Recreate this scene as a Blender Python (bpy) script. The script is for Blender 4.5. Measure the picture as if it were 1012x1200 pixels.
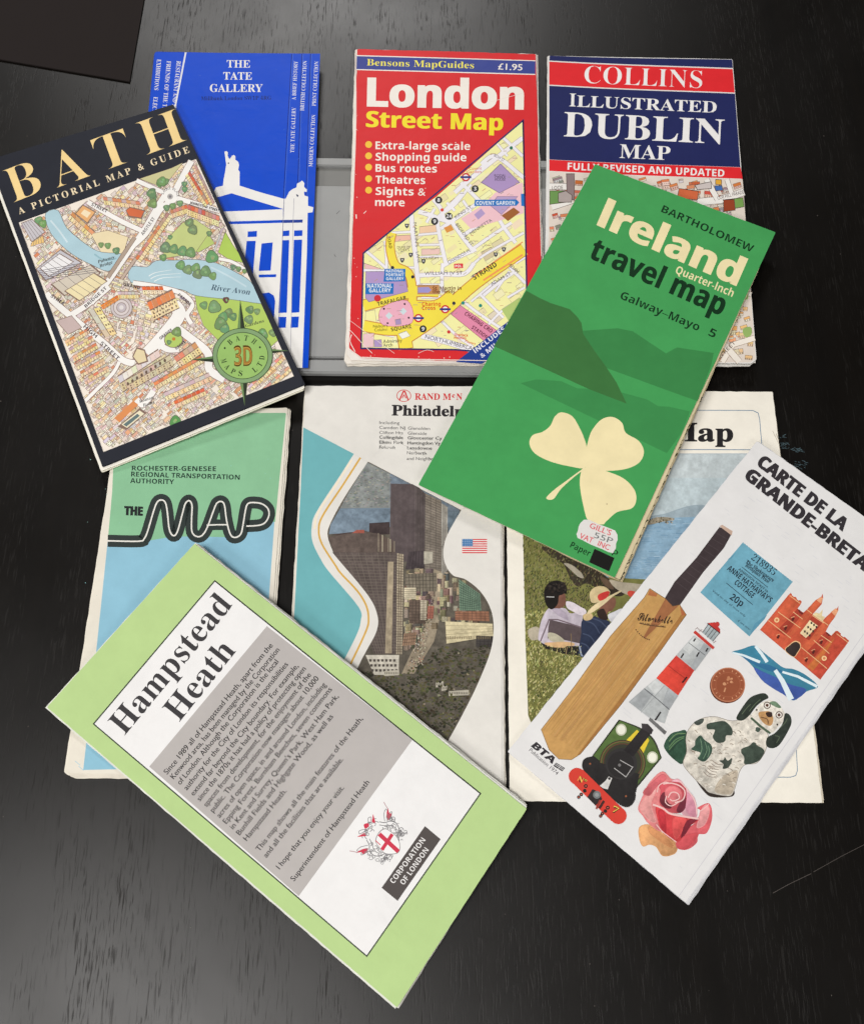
import bpy, bmesh, math, random
import numpy as np
from mathutils import Matrix, Vector
from mathutils.geometry import tessellate_polygon

random.seed(7)
scene = bpy.context.scene
COL = scene.collection
for o in list(bpy.data.objects):
    bpy.data.objects.remove(o)

# ------------------------------------------------------------------ camera
FPX, CX, CY = 1150.0, 506.0, 600.0          # focal length and centre in photo pixels
TILT, ROLL = math.radians(22), math.radians(-1)
_c, _s = math.cos(TILT), math.sin(TILT)
_c2, _s2 = math.cos(ROLL), math.sin(ROLL)
RX = np.array([[1, 0, 0], [0, _c, -_s], [0, _s, _c]])
RY = np.array([[_c2, 0, _s2], [0, 1, 0], [-_s2, 0, _c2]])
RC = RY @ RX
CAM = np.array([0.0, -0.18, 0.45])
cd = bpy.data.cameras.new('camera')
cd.sensor_fit = 'HORIZONTAL'
cd.sensor_width = 36.0
cd.lens = 36.0 * FPX / 1012.0
cd.clip_start = 0.01
cd.clip_end = 50.0
cam = bpy.data.objects.new('camera', cd)
COL.objects.link(cam)
cam.matrix_world = Matrix.Translation(CAM) @ Matrix(RC.tolist()).to_4x4()
scene.camera = cam

# ------------------------------------------------------------------ world, lamps, exposure
world = bpy.data.worlds.new('World')
scene.world = world
world.use_nodes = True
bg = world.node_tree.nodes['Background']
bg.inputs[0].default_value = (1.0, 0.97, 0.95, 1)
bg.inputs[1].default_value = 0.03
scene.view_settings.view_transform = 'Standard'
scene.view_settings.look = 'None'
scene.view_settings.exposure = 0.0
scene.view_settings.gamma = 1.0
scene.view_settings.use_curve_mapping = False


def area(name, loc, target, size, power, col):
    ld = bpy.data.lights.new(name, 'AREA')
    ld.shape = 'RECTANGLE'
    ld.size, ld.size_y = size
    ld.energy = power
    ld.color = col
    lo = bpy.data.objects.new(name, ld)
    COL.objects.link(lo)
    lo.location = loc
    lo.rotation_euler = (Vector(target) - Vector(loc)).to_track_quat('-Z', 'Y').to_euler()
    return lo


area('ceiling_lamp_left', (-0.60, -0.62, 1.9), (-0.05, -0.02, 0), (0.85, 0.65), 29, (1.0, 0.975, 0.95))
area('ceiling_lamp_far', (-0.38, 2.75, 2.0), (0, 0.05, 0), (1.25, 0.55), 36, (1.0, 0.98, 0.96))
area('fill_lamp_behind', (0.75, -2.0, 1.7), (0.05, 0, 0), (1.2, 0.8), 14, (1.0, 0.975, 0.95))  # added fill from behind the camera, not a lamp known to hang there
area('ceiling_lamp_side', (-1.75, -1.45, 1.55), (-0.02, 0, 0), (0.6, 0.6), 20, (1.0, 0.975, 0.95))


# ------------------------------------------------------------------ helpers


def lin(c):
    return [((x / 255.0) / 12.92 if x <= 10.3 else (((x / 255.0) + 0.055) / 1.055) ** 2.4) for x in c]


KALB = 1.0


def alb(c):
    return [min(0.9, v * KALB) for v in lin(c)]


def rays(px):
    px = np.asarray(px, float).reshape(-1, 2)
    d = np.stack([(px[:, 0] - CX) / FPX, -(px[:, 1] - CY) / FPX, -np.ones(len(px))], 1)
    return d @ RC.T


def at(px, z=0.0):
    d = rays(px)
    t = (np.asarray(z) - CAM[2]) / d[:, 2]
    return CAM + d * t[:, None]


def zoomf(ox, oy, s):
    def f(*p):
        if len(p) == 2 and not hasattr(p[0], '__len__'):
            return (ox + p[0] / s, oy + p[1] / s)
        return [(ox + q[0] / s, oy + q[1] / s) for q in p]
    return f


def link(name, me, parent=None):
    o = bpy.data.objects.new(name, me)
    COL.objects.link(o)
    if parent is not None:
        o.parent = parent
        o.matrix_parent_inverse = Matrix.Translation(-Vector(parent.location))
    return o


def smooth_path(pts, n=8, closed=False):
    P = [np.array(p, float) for p in pts]
    out = []
    N = len(P)
    rng = range(N) if closed else range(N - 1)
    for i in rng:
        if closed:
            a, b, c, d = P[i - 1], P[i], P[(i + 1) % N], P[(i + 2) % N]
        else:
            a, b, c, d = P[max(i - 1, 0)], P[i], P[i + 1], P[min(i + 2, N - 1)]
        for k in range(n):
            t = k / n
            out.append(tuple(0.5 * ((2 * b) + (-a + c) * t + (2 * a - 5 * b + 4 * c - d) * t * t + (-a + 3 * b - 3 * c + d) * t ** 3)))
    if not closed:
        out.append(tuple(P[-1]))
    return out


def inside(p, poly):
    x, y = p
    r = False
    j = len(poly) - 1
    for i in range(len(poly)):
        xi, yi = poly[i]
        xj, yj = poly[j]
        if (yi > y) != (yj > y) and x < (xj - xi) * (y - yi) / (yj - yi) + xi:
            r = not r
        j = i
    return r


def vnoise(x, y, seed):
    """smooth value noise, -1..1"""
    xi, yi = np.floor(x).astype(np.int64), np.floor(y).astype(np.int64)
    fx, fy = x - xi, y - yi
    fx, fy = fx * fx * (3 - 2 * fx), fy * fy * (3 - 2 * fy)

    def h(a, b):
        n = (a * 374761393 + b * 668265263 + seed * 974634777) & 0xFFFFFFFF
        n = ((n ^ (n >> 13)) * 1274126177) & 0xFFFFFFFF
        return ((n ^ (n >> 16)) & 0xFFFF) / 32767.5 - 1
    return (h(xi, yi) * (1 - fx) + h(xi + 1, yi) * fx) * (1 - fy) + (h(xi, yi + 1) * (1 - fx) + h(xi + 1, yi + 1) * fx) * fy


def tris_of(pts):
    t = tessellate_polygon([[Vector((p[0], p[1], 0)) for p in pts]])
    return [tuple(x) for x in t]


# fonts: the built-in font, and the mathematical alphabets for bold, serif and script shapes
ST = {'serif': (0x1D400, 0x1D41A, 0x1D7CE), 'script': (0x1D4D0, 0x1D4EA, None), 'bold': (0x1D5D4, 0x1D5EE, 0x1D7EC), 'plain': None}


def styled(s, st):
    m = ST[st]
    if m is None:
        return s
    r = ''
    for c in s:
        if st == 'bold' and c == 'I':      # a plain bar, not the barred capital
            c = 'l'
        if 'A' <= c <= 'Z':
            r += chr(m[0] + ord(c) - 65)
        elif 'a' <= c <= 'z':
            k = m[1] + ord(c) - 97
            r += chr(0x210E if k == 0x1D455 else k)
        elif c.isdigit() and m[2]:
            r += chr(m[2] + int(c))
        else:
            r += c
    return r


_tc = {}


def text_mesh(s, st, off=0.0, space=1.0, res=3):
    key = (s, st, off, round(space, 4), res)
    if key in _tc:
        return _tc[key]
    cu = bpy.data.curves.new('lettering', 'FONT')
    cu.body = styled(s, st)
    cu.offset = off
    cu.resolution_u = res
    cu.space_character = space
    cu.fill_mode = 'BOTH'
    ob = bpy.data.objects.new('lettering', cu)
    COL.objects.link(ob)
    me = bpy.data.meshes.new_from_object(ob.evaluated_get(bpy.context.evaluated_depsgraph_get()))
    v = np.zeros(len(me.vertices) * 3)
    me.vertices.foreach_get('co', v)
    v = v.reshape(-1, 3)[:, :2].copy()
    me.calc_loop_triangles()
    t = np.zeros(len(me.loop_triangles) * 3, int)
    me.loop_triangles.foreach_get('vertices', t)
    t = t.reshape(-1, 3)
    bpy.data.objects.remove(ob)
    bpy.data.curves.remove(cu)
    bpy.data.meshes.remove(me)
    _tc[key] = (v, t)
    return _tc[key]


def cap(st, ch='H'):
    v, _ = text_mesh(ch, st)
    return v[:, 1].max()


class Leaf:
    """One folded map: a developable sheet surface, drawn in photo pixels, built in metres."""

    def __init__(self, name, corners, hz, label, cat, bend=(0.0, ()), mat=None, group=None):
        self.c = [tuple(c) for c in corners]
        hz = np.array(hz, float) / 1000.0
        W4 = np.array([at([p], h)[0] for p, h in zip(self.c, hz)])
        tl, tr, br, bl = W4
        self.O = tl[:2].copy()
        U = (tr - tl)[:2] + (br - bl)[:2]
        self.U = U / np.linalg.norm(U)
        self.V = np.array([self.U[1], -self.U[0]])
        self.W = np.linalg.norm((tr - tl)[:2])
        self.H = np.linalg.norm((bl - tl)[:2])
        A = np.array([[1, *self.uv(w[:2][None])[0]] for w in W4])
        self.pl = np.linalg.lstsq(A, hz, rcond=None)[0]
        ang, fn = bend
        self.dir = np.array([math.cos(math.radians(ang)), math.sin(math.radians(ang))])
        q = A[:, 1:] @ self.dir
        self.q0, self.q1 = q.min() - 0.012, q.max() + 0.012
        self.flat = not fn
        n = 60
        self.br = np.linspace(self.q0, self.q1, n + 1)
        t = np.linspace(0, 1, n + 1)
        f = np.zeros(n + 1)
        for k in fn:
            if k[0] == 'sin':      # amplitude mm, cycles, phase
                f += k[1] / 1000 * np.sin(2 * math.pi * (k[2] * t + k[3]))
            elif k[0] == 'pow':    # lift mm at t=1 (or t=0 when k[2]<0)
                f += k[1] / 1000 * (t if k[2] > 0 else 1 - t) ** abs(k[2])
            elif k[0] == 'fold':   # ridge of k[1] mm at t=k[2], width k[3]
                f += k[1] / 1000 * np.exp(-np.abs(t - k[2]) / k[3])
        self.f = f
        self.n = 0.0
        self.ras = np.zeros((660, 640), np.int16)      # how many ink layers lie on each 2 px cell
        self.mat = mat
        e = bpy.data.objects.new(name, None)
        COL.objects.link(e)
        cxy = W4.mean(0)
        e.location = (cxy[0], cxy[1], 0)
        e.empty_display_size = 0.02
        e['label'] = label
        e['category'] = cat
        if group:
            e['group'] = group
        self.e = e
        self.base = e.location.copy()

    def uv(self, xy):
        d = np.asarray(xy) - self.O
        return np.stack([d @ self.U, d @ self.V], 1)

    def S(self, xy):
        uv = self.uv(xy)
        return self.pl[0] + uv @ self.pl[1:] + np.interp(uv @ self.dir, self.br, self.f)

    def normal(self, xy):
        uv = self.uv(xy)
        q = uv @ self.dir
        h = 0.002
        df = (np.interp(q + h, self.br, self.f) - np.interp(q - h, self.br, self.f)) / (2 * h)
        gu = self.pl[1] + df * self.dir[0]
        gv = self.pl[2] + df * self.dir[1]
        g = gu[:, None] * self.U + gv[:, None] * self.V
        n = np.stack([-g[:, 0], -g[:, 1], np.ones(len(g))], 1)
        return n / np.linalg.norm(n, axis=1)[:, None]

    def world(self, px, dz=0.0):
        z = np.full(len(px), self.pl[0])
        for _ in range(5):
            p = at(px, z)
            z = self.S(p[:, :2]) + dz
        return at(px, z)[:, :2]

    def rect4(self):
        return self.c

    def part(self, name, mat=None, label=None, parent=None):
        return Part(self, name, mat or self.mat, label, parent)


LAY = 1.6e-6
PARTS = []


class Part:
    def __init__(self, leaf, name, mat, label=None, parent=None):
        self.L, self.name, self.mat, self.label, self.parent = leaf, name, mat, label, parent
        self.v, self.t, self.col, self.off = [], [], [], []   # px verts, tris, colour per tri, z offset per tri
        self.nv = 0
        self.slabs = []
        self.base = 0.0
        self.tonal = None      # (gradient, mottle) for printed photographs and paintings
        self.obj = None
        PARTS.append(self)

    def _add(self, pts, tris, col, off):
        pts = np.asarray(pts, float)
        t = np.asarray(tris, int).reshape(-1, 3)
        self.v.append(pts)
        self.t.append(t + self.nv)
        self.nv += len(pts)
        if isinstance(col, np.ndarray):
            self.col.append(col)
        else:
            self.col.append(np.tile(alb(col), (len(t), 1)))
        if off is None:
            R = self.L.ras
            g = ((pts[t] + 60) / 2).astype(int).clip(1, 630)
            lo, hi = g.min(1) , g.max(1) + 1
            sl = [(slice(a[1], b[1]), slice(a[0], b[0])) for a, b in zip(lo, hi)]
            k = max(R[q].max() for q in sl) + 1
            for q in sl:
                R[q] = k
            off = k * LAY + 8e-6
        self.off.append(np.full(len(t), off + self.base))

    def lay(self, lay=None):
        return lay[1] if isinstance(lay, tuple) else None

    def poly(self, pts, col, lay=None):
        if len(pts) == 4:
            tr = tris_of(pts)
        elif len(pts) == 3:
            tr = [(0, 1, 2)]
        else:
            tr = tris_of(pts)
        if not tr:
            return
        self._add(pts, tr, col, self.lay(lay))
        if self.tonal:
            self.tone(pts, col)

    def tone(self, pts, col):
        """continuous tone inside a printed shape: a fine screen of cells that drift from light to dark and mottle"""
        P = np.asarray(pts, float)
        lo, hi = P.min(0), P.max(0)
        if (hi - lo).prod() < 24:
            return
        g, m = self.tonal
        ce = 1.15
        x = np.arange(lo[0], hi[0] + ce, ce)
        y = np.arange(lo[1], hi[1] + ce, ce)
        X, Y = np.meshgrid(x, y)
        ins = np.zeros(X.shape, bool)
        j = len(P) - 1
        for i in range(len(P)):
            (xi, yi), (xj, yj) = P[i], P[j]
            if yi != yj:
                ins ^= ((yi > Y) != (yj > Y)) & (X < (xj - xi) * (Y - yi) / (yj - yi) + xi)
            j = i
        ok = ins[:-1, :-1] & ins[1:, :-1] & ins[:-1, 1:] & ins[1:, 1:]
        iy, ix = np.nonzero(ok)
        if len(ix) == 0:
            return
        x0, y0 = x[ix], y[iy]
        c = P.mean(0)
        an = math.radians(random.uniform(190, 280))
        R = np.linalg.norm(hi - lo) / 2
        f = 1 + g * ((x0 - c[0]) * math.cos(an) + (y0 - c[1]) * math.sin(an)) / R
        f = f + m * (vnoise(x0 / 5.5, y0 / 5.5, 1) + .7 * vnoise(x0 / 2.4, y0 / 2.4, 2) + .5 * vnoise(x0, y0, 3))
        V = np.stack([np.stack([x0, y0], 1), np.stack([x0 + ce, y0], 1), np.stack([x0 + ce, y0 + ce], 1), np.stack([x0, y0 + ce], 1)], 1).reshape(-1, 2)
        k = np.arange(len(ix)) * 4
        T = np.stack([np.stack([k, k + 1, k + 2], 1), np.stack([k, k + 2, k + 3], 1)], 1).reshape(-1, 3)
        C = np.clip(np.array(alb(col))[None] * np.clip(f, .3, 1.9)[:, None] ** 1.6, 0, .9)
        self._add(V, T, np.repeat(C, 2, axis=0), None)

    def spoly(self, pts, col, lay=None, n=6):
        self.poly(smooth_path(pts, n, True), col, lay)

    def ell(self, c, r, col, ry=None, rot=0, lay=None, n=20):
        ry = ry or r
        cr, sr = math.cos(rot), math.sin(rot)
        pts = []
        for i in range(n):
            a = 2 * math.pi * i / n
            x, y = r * math.cos(a), ry * math.sin(a)
            pts.append((c[0] + x * cr - y * sr, c[1] + x * sr + y * cr))
        self._add(pts, [(0, i, i + 1) for i in range(1, n - 1)], col, self.lay(lay))

    def line(self, pts, w, col, lay=None, smooth=0, closed=False, w1=None):
        if smooth:
            pts = smooth_path(pts, smooth, closed)
        if closed:
            pts = list(pts) + [pts[0], pts[1]]
        P = np.array(pts, float)
        keep = [0] + [i for i in range(1, len(P)) if np.linalg.norm(P[i] - P[i - 1]) > 1e-6]
        P = P[keep]
        if len(P) < 2:
            return
        d = np.diff(P, axis=0)
        d /= np.linalg.norm(d, axis=1)[:, None]
        nrm = np.stack([-d[:, 1], d[:, 0]], 1)
        vn = np.zeros_like(P)
        vn[0], vn[-1] = nrm[0], nrm[-1]
        for i in range(1, len(P) - 1):
            m = nrm[i - 1] + nrm[i]
            L = np.linalg.norm(m)
            m = nrm[i] if L < 1e-3 else m / L
            vn[i] = m / max(0.5, m @ nrm[i])
        ws = np.full(len(P), w / 2.0) if w1 is None else np.linspace(w, w1, len(P)) / 2
        a = P + vn * ws[:, None]
        b = P - vn * ws[:, None]
        n = len(P)
        tr = []
        for i in range(n - 1):
            tr += [(i, i + 1, n + i), (i + 1, n + i + 1, n + i)]
        self._add(np.concatenate([a, b]), tr, col, self.lay(lay))

    def text(self, s, p0, p1, h, col, st='plain', off=0.0, track=False, up=None, lay=None, shear=0.0, res=3, capch='H', fat=0.0):
        p0, p1 = np.array(p0, float), np.array(p1, float)
        d = p1 - p0
        if st == 'sans':
            st = 'plain'
        elif st in ('sbi', 'bi'):          # italics: the upright letters leaned over
            st, shear = ('serif' if st == 'sbi' else 'bold'), 0.22
        if st == 'plain' and off > 0:      # a heavier weight: the letters printed twice, a hair apart
            fat, off = off * 3.0 * h, 0.0
        Ld = np.linalg.norm(d)
        c = cap(st if st != 'script' else 'serif', capch)
        sp = 1.0
        if track:
            va, _ = text_mesh(s, st, off, 1.0, res)
            vb, _ = text_mesh(s, st, off, 1.5, res)
            wa, wb = np.ptp(va[:, 0]), np.ptp(vb[:, 0])
            want = Ld / h * c
            sp = min(4.0, max(0.7, 1 + 0.5 * (want - wa) / max(1e-6, wb - wa)))
        v, t = text_mesh(s, st, off, sp, res)
        if len(v) == 0:
            return
        if fat:
            p0, p1 = p0 + d / Ld * fat / 2, p1 - d / Ld * fat / 2
            d = p1 - p0
            Ld = np.linalg.norm(d)
        x0, x1 = v[:, 0].min(), v[:, 0].max()
        un = np.array([d[1], -d[0]]) / Ld if up is None else np.array(up, float) / np.linalg.norm(up)
        X = (v[:, 0] - x0) / (x1 - x0)
        Y = v[:, 1] / c * h
        pts = p0 + X[:, None] * d + Y[:, None] * un + (Y * shear)[:, None] * (d / Ld)
        if fat:
            sh = d / Ld * fat / 2
            self._add(pts - sh, t, col, self.lay(lay))
            self._add(pts + sh, t, col, self.lay(lay))
        else:
            self._add(pts, t, col, self.lay(lay))

    def slab(self, outline, depth, thick, col, edge=None, jit=0.0, inset=None, step=8):
        """A sheet of paper of real thickness: outline in px, top face 'depth' mm under the surface."""
        self.slabs.append((outline, depth / 1000.0, thick / 1000.0, col, edge or col, jit, step))

    def build(self):
        L = self.L
        V, T, C, N = [], [], [], []
        nv = 0
        # drawn shapes
        if self.v:
            px = np.concatenate(self.v)
            tri = np.concatenate(self.t)
            col = np.concatenate(self.col)
            off = np.concatenate(self.off)
            xy = L.world(px)
            P = xy[tri]
            a = P[:, 1] - P[:, 0]
            b = P[:, 2] - P[:, 0]
            ar = a[:, 0] * b[:, 1] - a[:, 1] * b[:, 0]
            keep = np.abs(ar) > 1e-12
            P, col, off, ar = P[keep], col[keep], off[keep], ar[keep]
            P[ar < 0] = P[ar < 0][:, [0, 2, 1]]
            P, ids = slice_tris(L, P)
            col, off = col[ids], off[ids]
            xyf = P.reshape(-1, 2)
            z = L.S(xyf) + np.repeat(off, 3)
            V.append(np.column_stack([xyf, z]))
            T.append(np.arange(len(xyf)).reshape(-1, 3))
            C.append(col)
            N.append(L.normal(xyf))
            nv += len(xyf)
        for (ol, dep, th, colr, edge, jit, step) in self.slabs:
            D = []
            for i in range(len(ol)):
                p, q = np.array(ol[i], float), np.array(ol[(i + 1) % len(ol)], float)
                m = max(1, int(np.linalg.norm(q - p) / step))
                nn = np.array([-(q - p)[1], (q - p)[0]]) / max(1e-6, np.linalg.norm(q - p))
                for k in range(m):
                    w = 0 if k == 0 else random.uniform(-jit, jit)
                    D.append(p + (q - p) * k / m + nn * w)
            xy = L.world(np.array(D), -dep)
            tr = np.array(tris_of(D))
            P = xy[tr]
            a = P[:, 1] - P[:, 0]
            b = P[:, 2] - P[:, 0]
            ar = a[:, 0] * b[:, 1] - a[:, 1] * b[:, 0]
            P = P[np.abs(ar) > 1e-13]
            ar = ar[np.abs(ar) > 1e-13]
            P[ar < 0] = P[ar < 0][:, [0, 2, 1]]
            P, ids = slice_tris(L, P)
            xyf = P.reshape(-1, 2)
            s0 = L.S(xyf)
            nr = L.normal(xyf)
            for zz, flip in ((-dep, 0), (-dep - th, 1)):
                V.append(np.column_stack([xyf, s0 + zz]))
                tt = np.arange(len(xyf)).reshape(-1, 3) + nv
                T.append(tt[:, ::-1] if flip else tt)
                C.append(np.tile(alb(colr), (len(tt), 1)))
                N.append(-nr if flip else nr)
                nv += len(xyf)
            # side wall
            n = len(xy)
            sgn = np.sum(xy[:, 0] * np.roll(xy[:, 1], -1) - np.roll(xy[:, 0], -1) * xy[:, 1])
            order = xy if sgn > 0 else xy[::-1]
            s0 = L.S(order)
            for i in range(n):
                j = (i + 1) % n
                e = order[j] - order[i]
                le = np.linalg.norm(e)
                if le < 1e-9:
                    continue
                nn = np.array([e[1], -e[0], 0]) / le
                V.append(np.array([[*order[i], s0[i] - dep - th], [*order[j], s0[j] - dep - th], [*order[j], s0[j] - dep], [*order[i], s0[i] - dep]]))
                T.append(np.array([[0, 1, 2], [0, 2, 3]]) + nv)
                C.append(np.tile(alb(edge), (2, 1)))
                N.append(np.tile(nn, (4, 1)))
                nv += 4
        if not V:
            return
        V = np.concatenate(V)
        T = np.concatenate(T)
        C = np.concatenate(C)
        N = np.concatenate(N)
        V = V - np.array(L.base)
        me = bpy.data.meshes.new(self.name)
        me.from_pydata(V.tolist(), [], T.tolist())
        ca = me.color_attributes.new('ink', 'FLOAT_COLOR', 'CORNER')
        cc = np.ones((len(T) * 3, 4))
        cc[:, :3] = np.repeat(C, 3, axis=0)
        ca.data.foreach_set('color', cc.ravel())
        me.polygons.foreach_set('use_smooth', [True] * len(T))
        me.normals_split_custom_set_from_vertices(N.tolist())
        me.materials.append(self.mat)
        o = bpy.data.objects.new(self.name, me)
        COL.objects.link(o)
        par = self.parent.obj if self.parent else L.e
        o.parent = par
        if self.label:
            o['label'] = self.label
        self.obj = o


def slice_tris(L, P):
    ids = np.arange(len(P))
    if L.flat:
        return P, ids
    q = (P - L.O) @ np.stack([L.U, L.V], 1) @ L.dir
    lo = np.searchsorted(L.br, q.min(1))
    hi = np.searchsorted(L.br, q.max(1))
    cross = hi > lo
    keepP, keepI = [P[~cross]], [ids[~cross]]
    for k in np.nonzero(cross)[0]:
        poly = [(P[k, i], q[k, i]) for i in range(3)]
        rest = poly
        for b in L.br[lo[k]:hi[k]]:
            lowp, highp = [], []
            n = len(rest)
            for i in range(n):
                (p, a), (r, c) = rest[i], rest[(i + 1) % n]
                if a <= b:
                    lowp.append((p, a))
                if a >= b:
                    highp.append((p, a))
                if (a < b < c) or (c < b < a):
                    t = (b - a) / (c - a)
                    m = (p + (r - p) * t, b)
                    lowp.append(m)
                    highp.append(m)
            if len(lowp) >= 3:
                for i in range(1, len(lowp) - 1):
                    keepP.append(np.array([[lowp[0][0], lowp[i][0], lowp[i + 1][0]]]))
                    keepI.append(np.array([k]))
            rest = highp
            if len(rest) < 3:
                break
        if len(rest) >= 3:
            for i in range(1, len(rest) - 1):
                keepP.append(np.array([[rest[0][0], rest[i][0], rest[i + 1][0]]]))
                keepI.append(np.array([k]))
    return np.concatenate(keepP), np.concatenate(keepI)


def lerp(a, b, t):
    return (a[0] + (b[0] - a[0]) * t, a[1] + (b[1] - a[1]) * t)


def quad_uv(c, u, v):
    return lerp(lerp(c[0], c[1], u), lerp(c[3], c[2], u), v)


def inset(c, l, t, r, b):
    """corners moved in by px from the left, top, right and bottom edges"""
    w = np.hypot(c[1][0] - c[0][0], c[1][1] - c[0][1])
    h = np.hypot(c[3][0] - c[0][0], c[3][1] - c[0][1])
    l, r, t, b = l / w, r / w, t / h, b / h
    return [quad_uv(c, l, t), quad_uv(c, 1 - r, t), quad_uv(c, 1 - r, 1 - b), quad_uv(c, l, 1 - b)]


def rounded(c, r=1.5, n=3):
    out = []
    N = len(c)
    for i in range(N):
        p, a, b = np.array(c[i], float), np.array(c[i - 1], float), np.array(c[(i + 1) % N], float)
        da = (a - p) / np.linalg.norm(a - p)
        db = (b - p) / np.linalg.norm(b - p)
        for k in range(n + 1):
            t = k / n
            out.append(tuple((1 - t) ** 2 * (p + da * r) + 2 * t * (1 - t) * p + t * t * (p + db * r)))
    return out


def jc(c, a):
    return tuple(max(0, min(255, x + random.uniform(-a, a))) for x in c)


# ------------------------------------------------------------------ materials


def paper_mat(name, rough=0.6, spec=0.3, bump=0.05, coat=0.0, var=0.06, bscale=900, wrinkle=0.0):
    m = bpy.data.materials.new(name)
    m.use_nodes = True
    nt = m.node_tree
    ns, lk = nt.nodes, nt.links
    b = ns['Principled BSDF']
    at_ = ns.new('ShaderNodeVertexColor')
    at_.layer_name = 'ink'
    tc = ns.new('ShaderNodeTexCoord')
    n1 = ns.new('ShaderNodeTexNoise')
    n1.inputs['Scale'].default_value = 70
    n1.inputs['Detail'].default_value = 8
    n1.inputs['Roughness'].default_value = 0.65
    lk.new(tc.outputs['Object'], n1.inputs['Vector'])
    mr = ns.new('ShaderNodeMapRange')
    mr.inputs[1].default_value = 0.3
    mr.inputs[2].default_value = 0.7
    mr.inputs[3].default_value = 1.0 - var
    mr.inputs[4].default_value = 1.0 + var * 0.5
    lk.new(n1.outputs[0], mr.inputs[0])
    mx = ns.new('ShaderNodeMix')
    mx.data_type = 'RGBA'
    mx.blend_type = 'MULTIPLY'
    mx.inputs[0].default_value = 1.0
    lk.new(at_.outputs['Color'], mx.inputs[6])
    lk.new(mr.outputs[0], mx.inputs[7])
    lk.new(mx.outputs[2], b.inputs['Base Color'])
    b.inputs['Roughness'].default_value = rough
    b.inputs['Specular IOR Level'].default_value = spec
    b.inputs['Coat Weight'].default_value = coat
    b.inputs['Coat Roughness'].default_value = 0.28
    n2 = ns.new('ShaderNodeTexNoise')
    n2.inputs['Scale'].default_value = bscale
    n2.inputs['Detail'].default_value = 4
    lk.new(tc.outputs['Object'], n2.inputs['Vector'])
    bp = ns.new('ShaderNodeBump')
    bp.inputs['Strength'].default_value = bump
    bp.inputs['Distance'].default_value = 0.0004
    lk.new(n2.outputs[0], bp.inputs['Height'])
    last = bp
    if wrinkle:
        n3 = ns.new('ShaderNodeTexNoise')
        n3.inputs['Scale'].default_value = 38
        n3.inputs['Detail'].default_value = 3
        n3.inputs['Distortion'].default_value = 0.6
        lk.new(tc.outputs['Object'], n3.inputs['Vector'])
        b2 = ns.new('ShaderNodeBump')
        b2.inputs['Strength'].default_value = wrinkle
        b2.inputs['Distance'].default_value = 0.004
        lk.new(n3.outputs[0], b2.inputs['Height'])
        lk.new(bp.outputs[0], b2.inputs['Normal'])
        last = b2
    lk.new(last.outputs[0], b.inputs['Normal'])
    return m


M_GLOSS = paper_mat('coated_paper', 0.42, 0.10, 0.03, 0.0, 0.05, wrinkle=0.12)
M_CARD = paper_mat('coated_card', 0.5, 0.10, 0.03, 0.0, 0.08, wrinkle=0.06)
M_MATT = paper_mat('matt_paper', 0.7, 0.15, 0.07, 0.0, 0.05, wrinkle=0.2)
M_OLD = paper_mat('old_paper', 0.75, 0.12, 0.09, 0.0, 0.07, wrinkle=0.2)
M_PHOTO = paper_mat('printed_photo', 0.7, 0.12, 0.05, 0.0, 0.12, wrinkle=0.15)
M_ART = paper_mat('printed_art', 0.7, 0.15, 0.06, 0.0, 0.08, wrinkle=0.2)
M_PAGE = paper_mat('page_edge', 0.85, 0.15, 0.10, 0.0, 0.10)


def plain_mat(name, col, rough, spec=0.4, bump=0.0, bscale=400, var=0.1):
    m = bpy.data.materials.new(name)
    m.use_nodes = True
    nt = m.node_tree
    ns, lk = nt.nodes, nt.links
    b = ns['Principled BSDF']
    tc = ns.new('ShaderNodeTexCoord')
    n1 = ns.new('ShaderNodeTexNoise')
    n1.inputs['Scale'].default_value = 60
    n1.inputs['Detail'].default_value = 6
    lk.new(tc.outputs['Object'], n1.inputs['Vector'])
    cr = ns.new('ShaderNodeValToRGB')
    c = lin(col)
    cr.color_ramp.elements[0].position = 0.3
    cr.color_ramp.elements[1].position = 0.7
    cr.color_ramp.elements[0].color = (*[x * (1 - var) for x in c], 1)
    cr.color_ramp.elements[1].color = (*[x * (1 + var * .5) for x in c], 1)
    lk.new(n1.outputs[0], cr.inputs[0])
    lk.new(cr.outputs[0], b.inputs['Base Color'])
    b.inputs['Roughness'].default_value = rough
    b.inputs['Specular IOR Level'].default_value = spec
    if bump:
        n2 = ns.new('ShaderNodeTexNoise')
        n2.inputs['Scale'].default_value = bscale
        lk.new(tc.outputs['Object'], n2.inputs['Vector'])
        bp = ns.new('ShaderNodeBump')
        bp.inputs['Strength'].default_value = bump
        bp.inputs['Distance'].default_value = 0.0005
        lk.new(n2.outputs[0], bp.inputs['Height'])
        lk.new(bp.outputs[0], b.inputs['Normal'])
    return m


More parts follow.
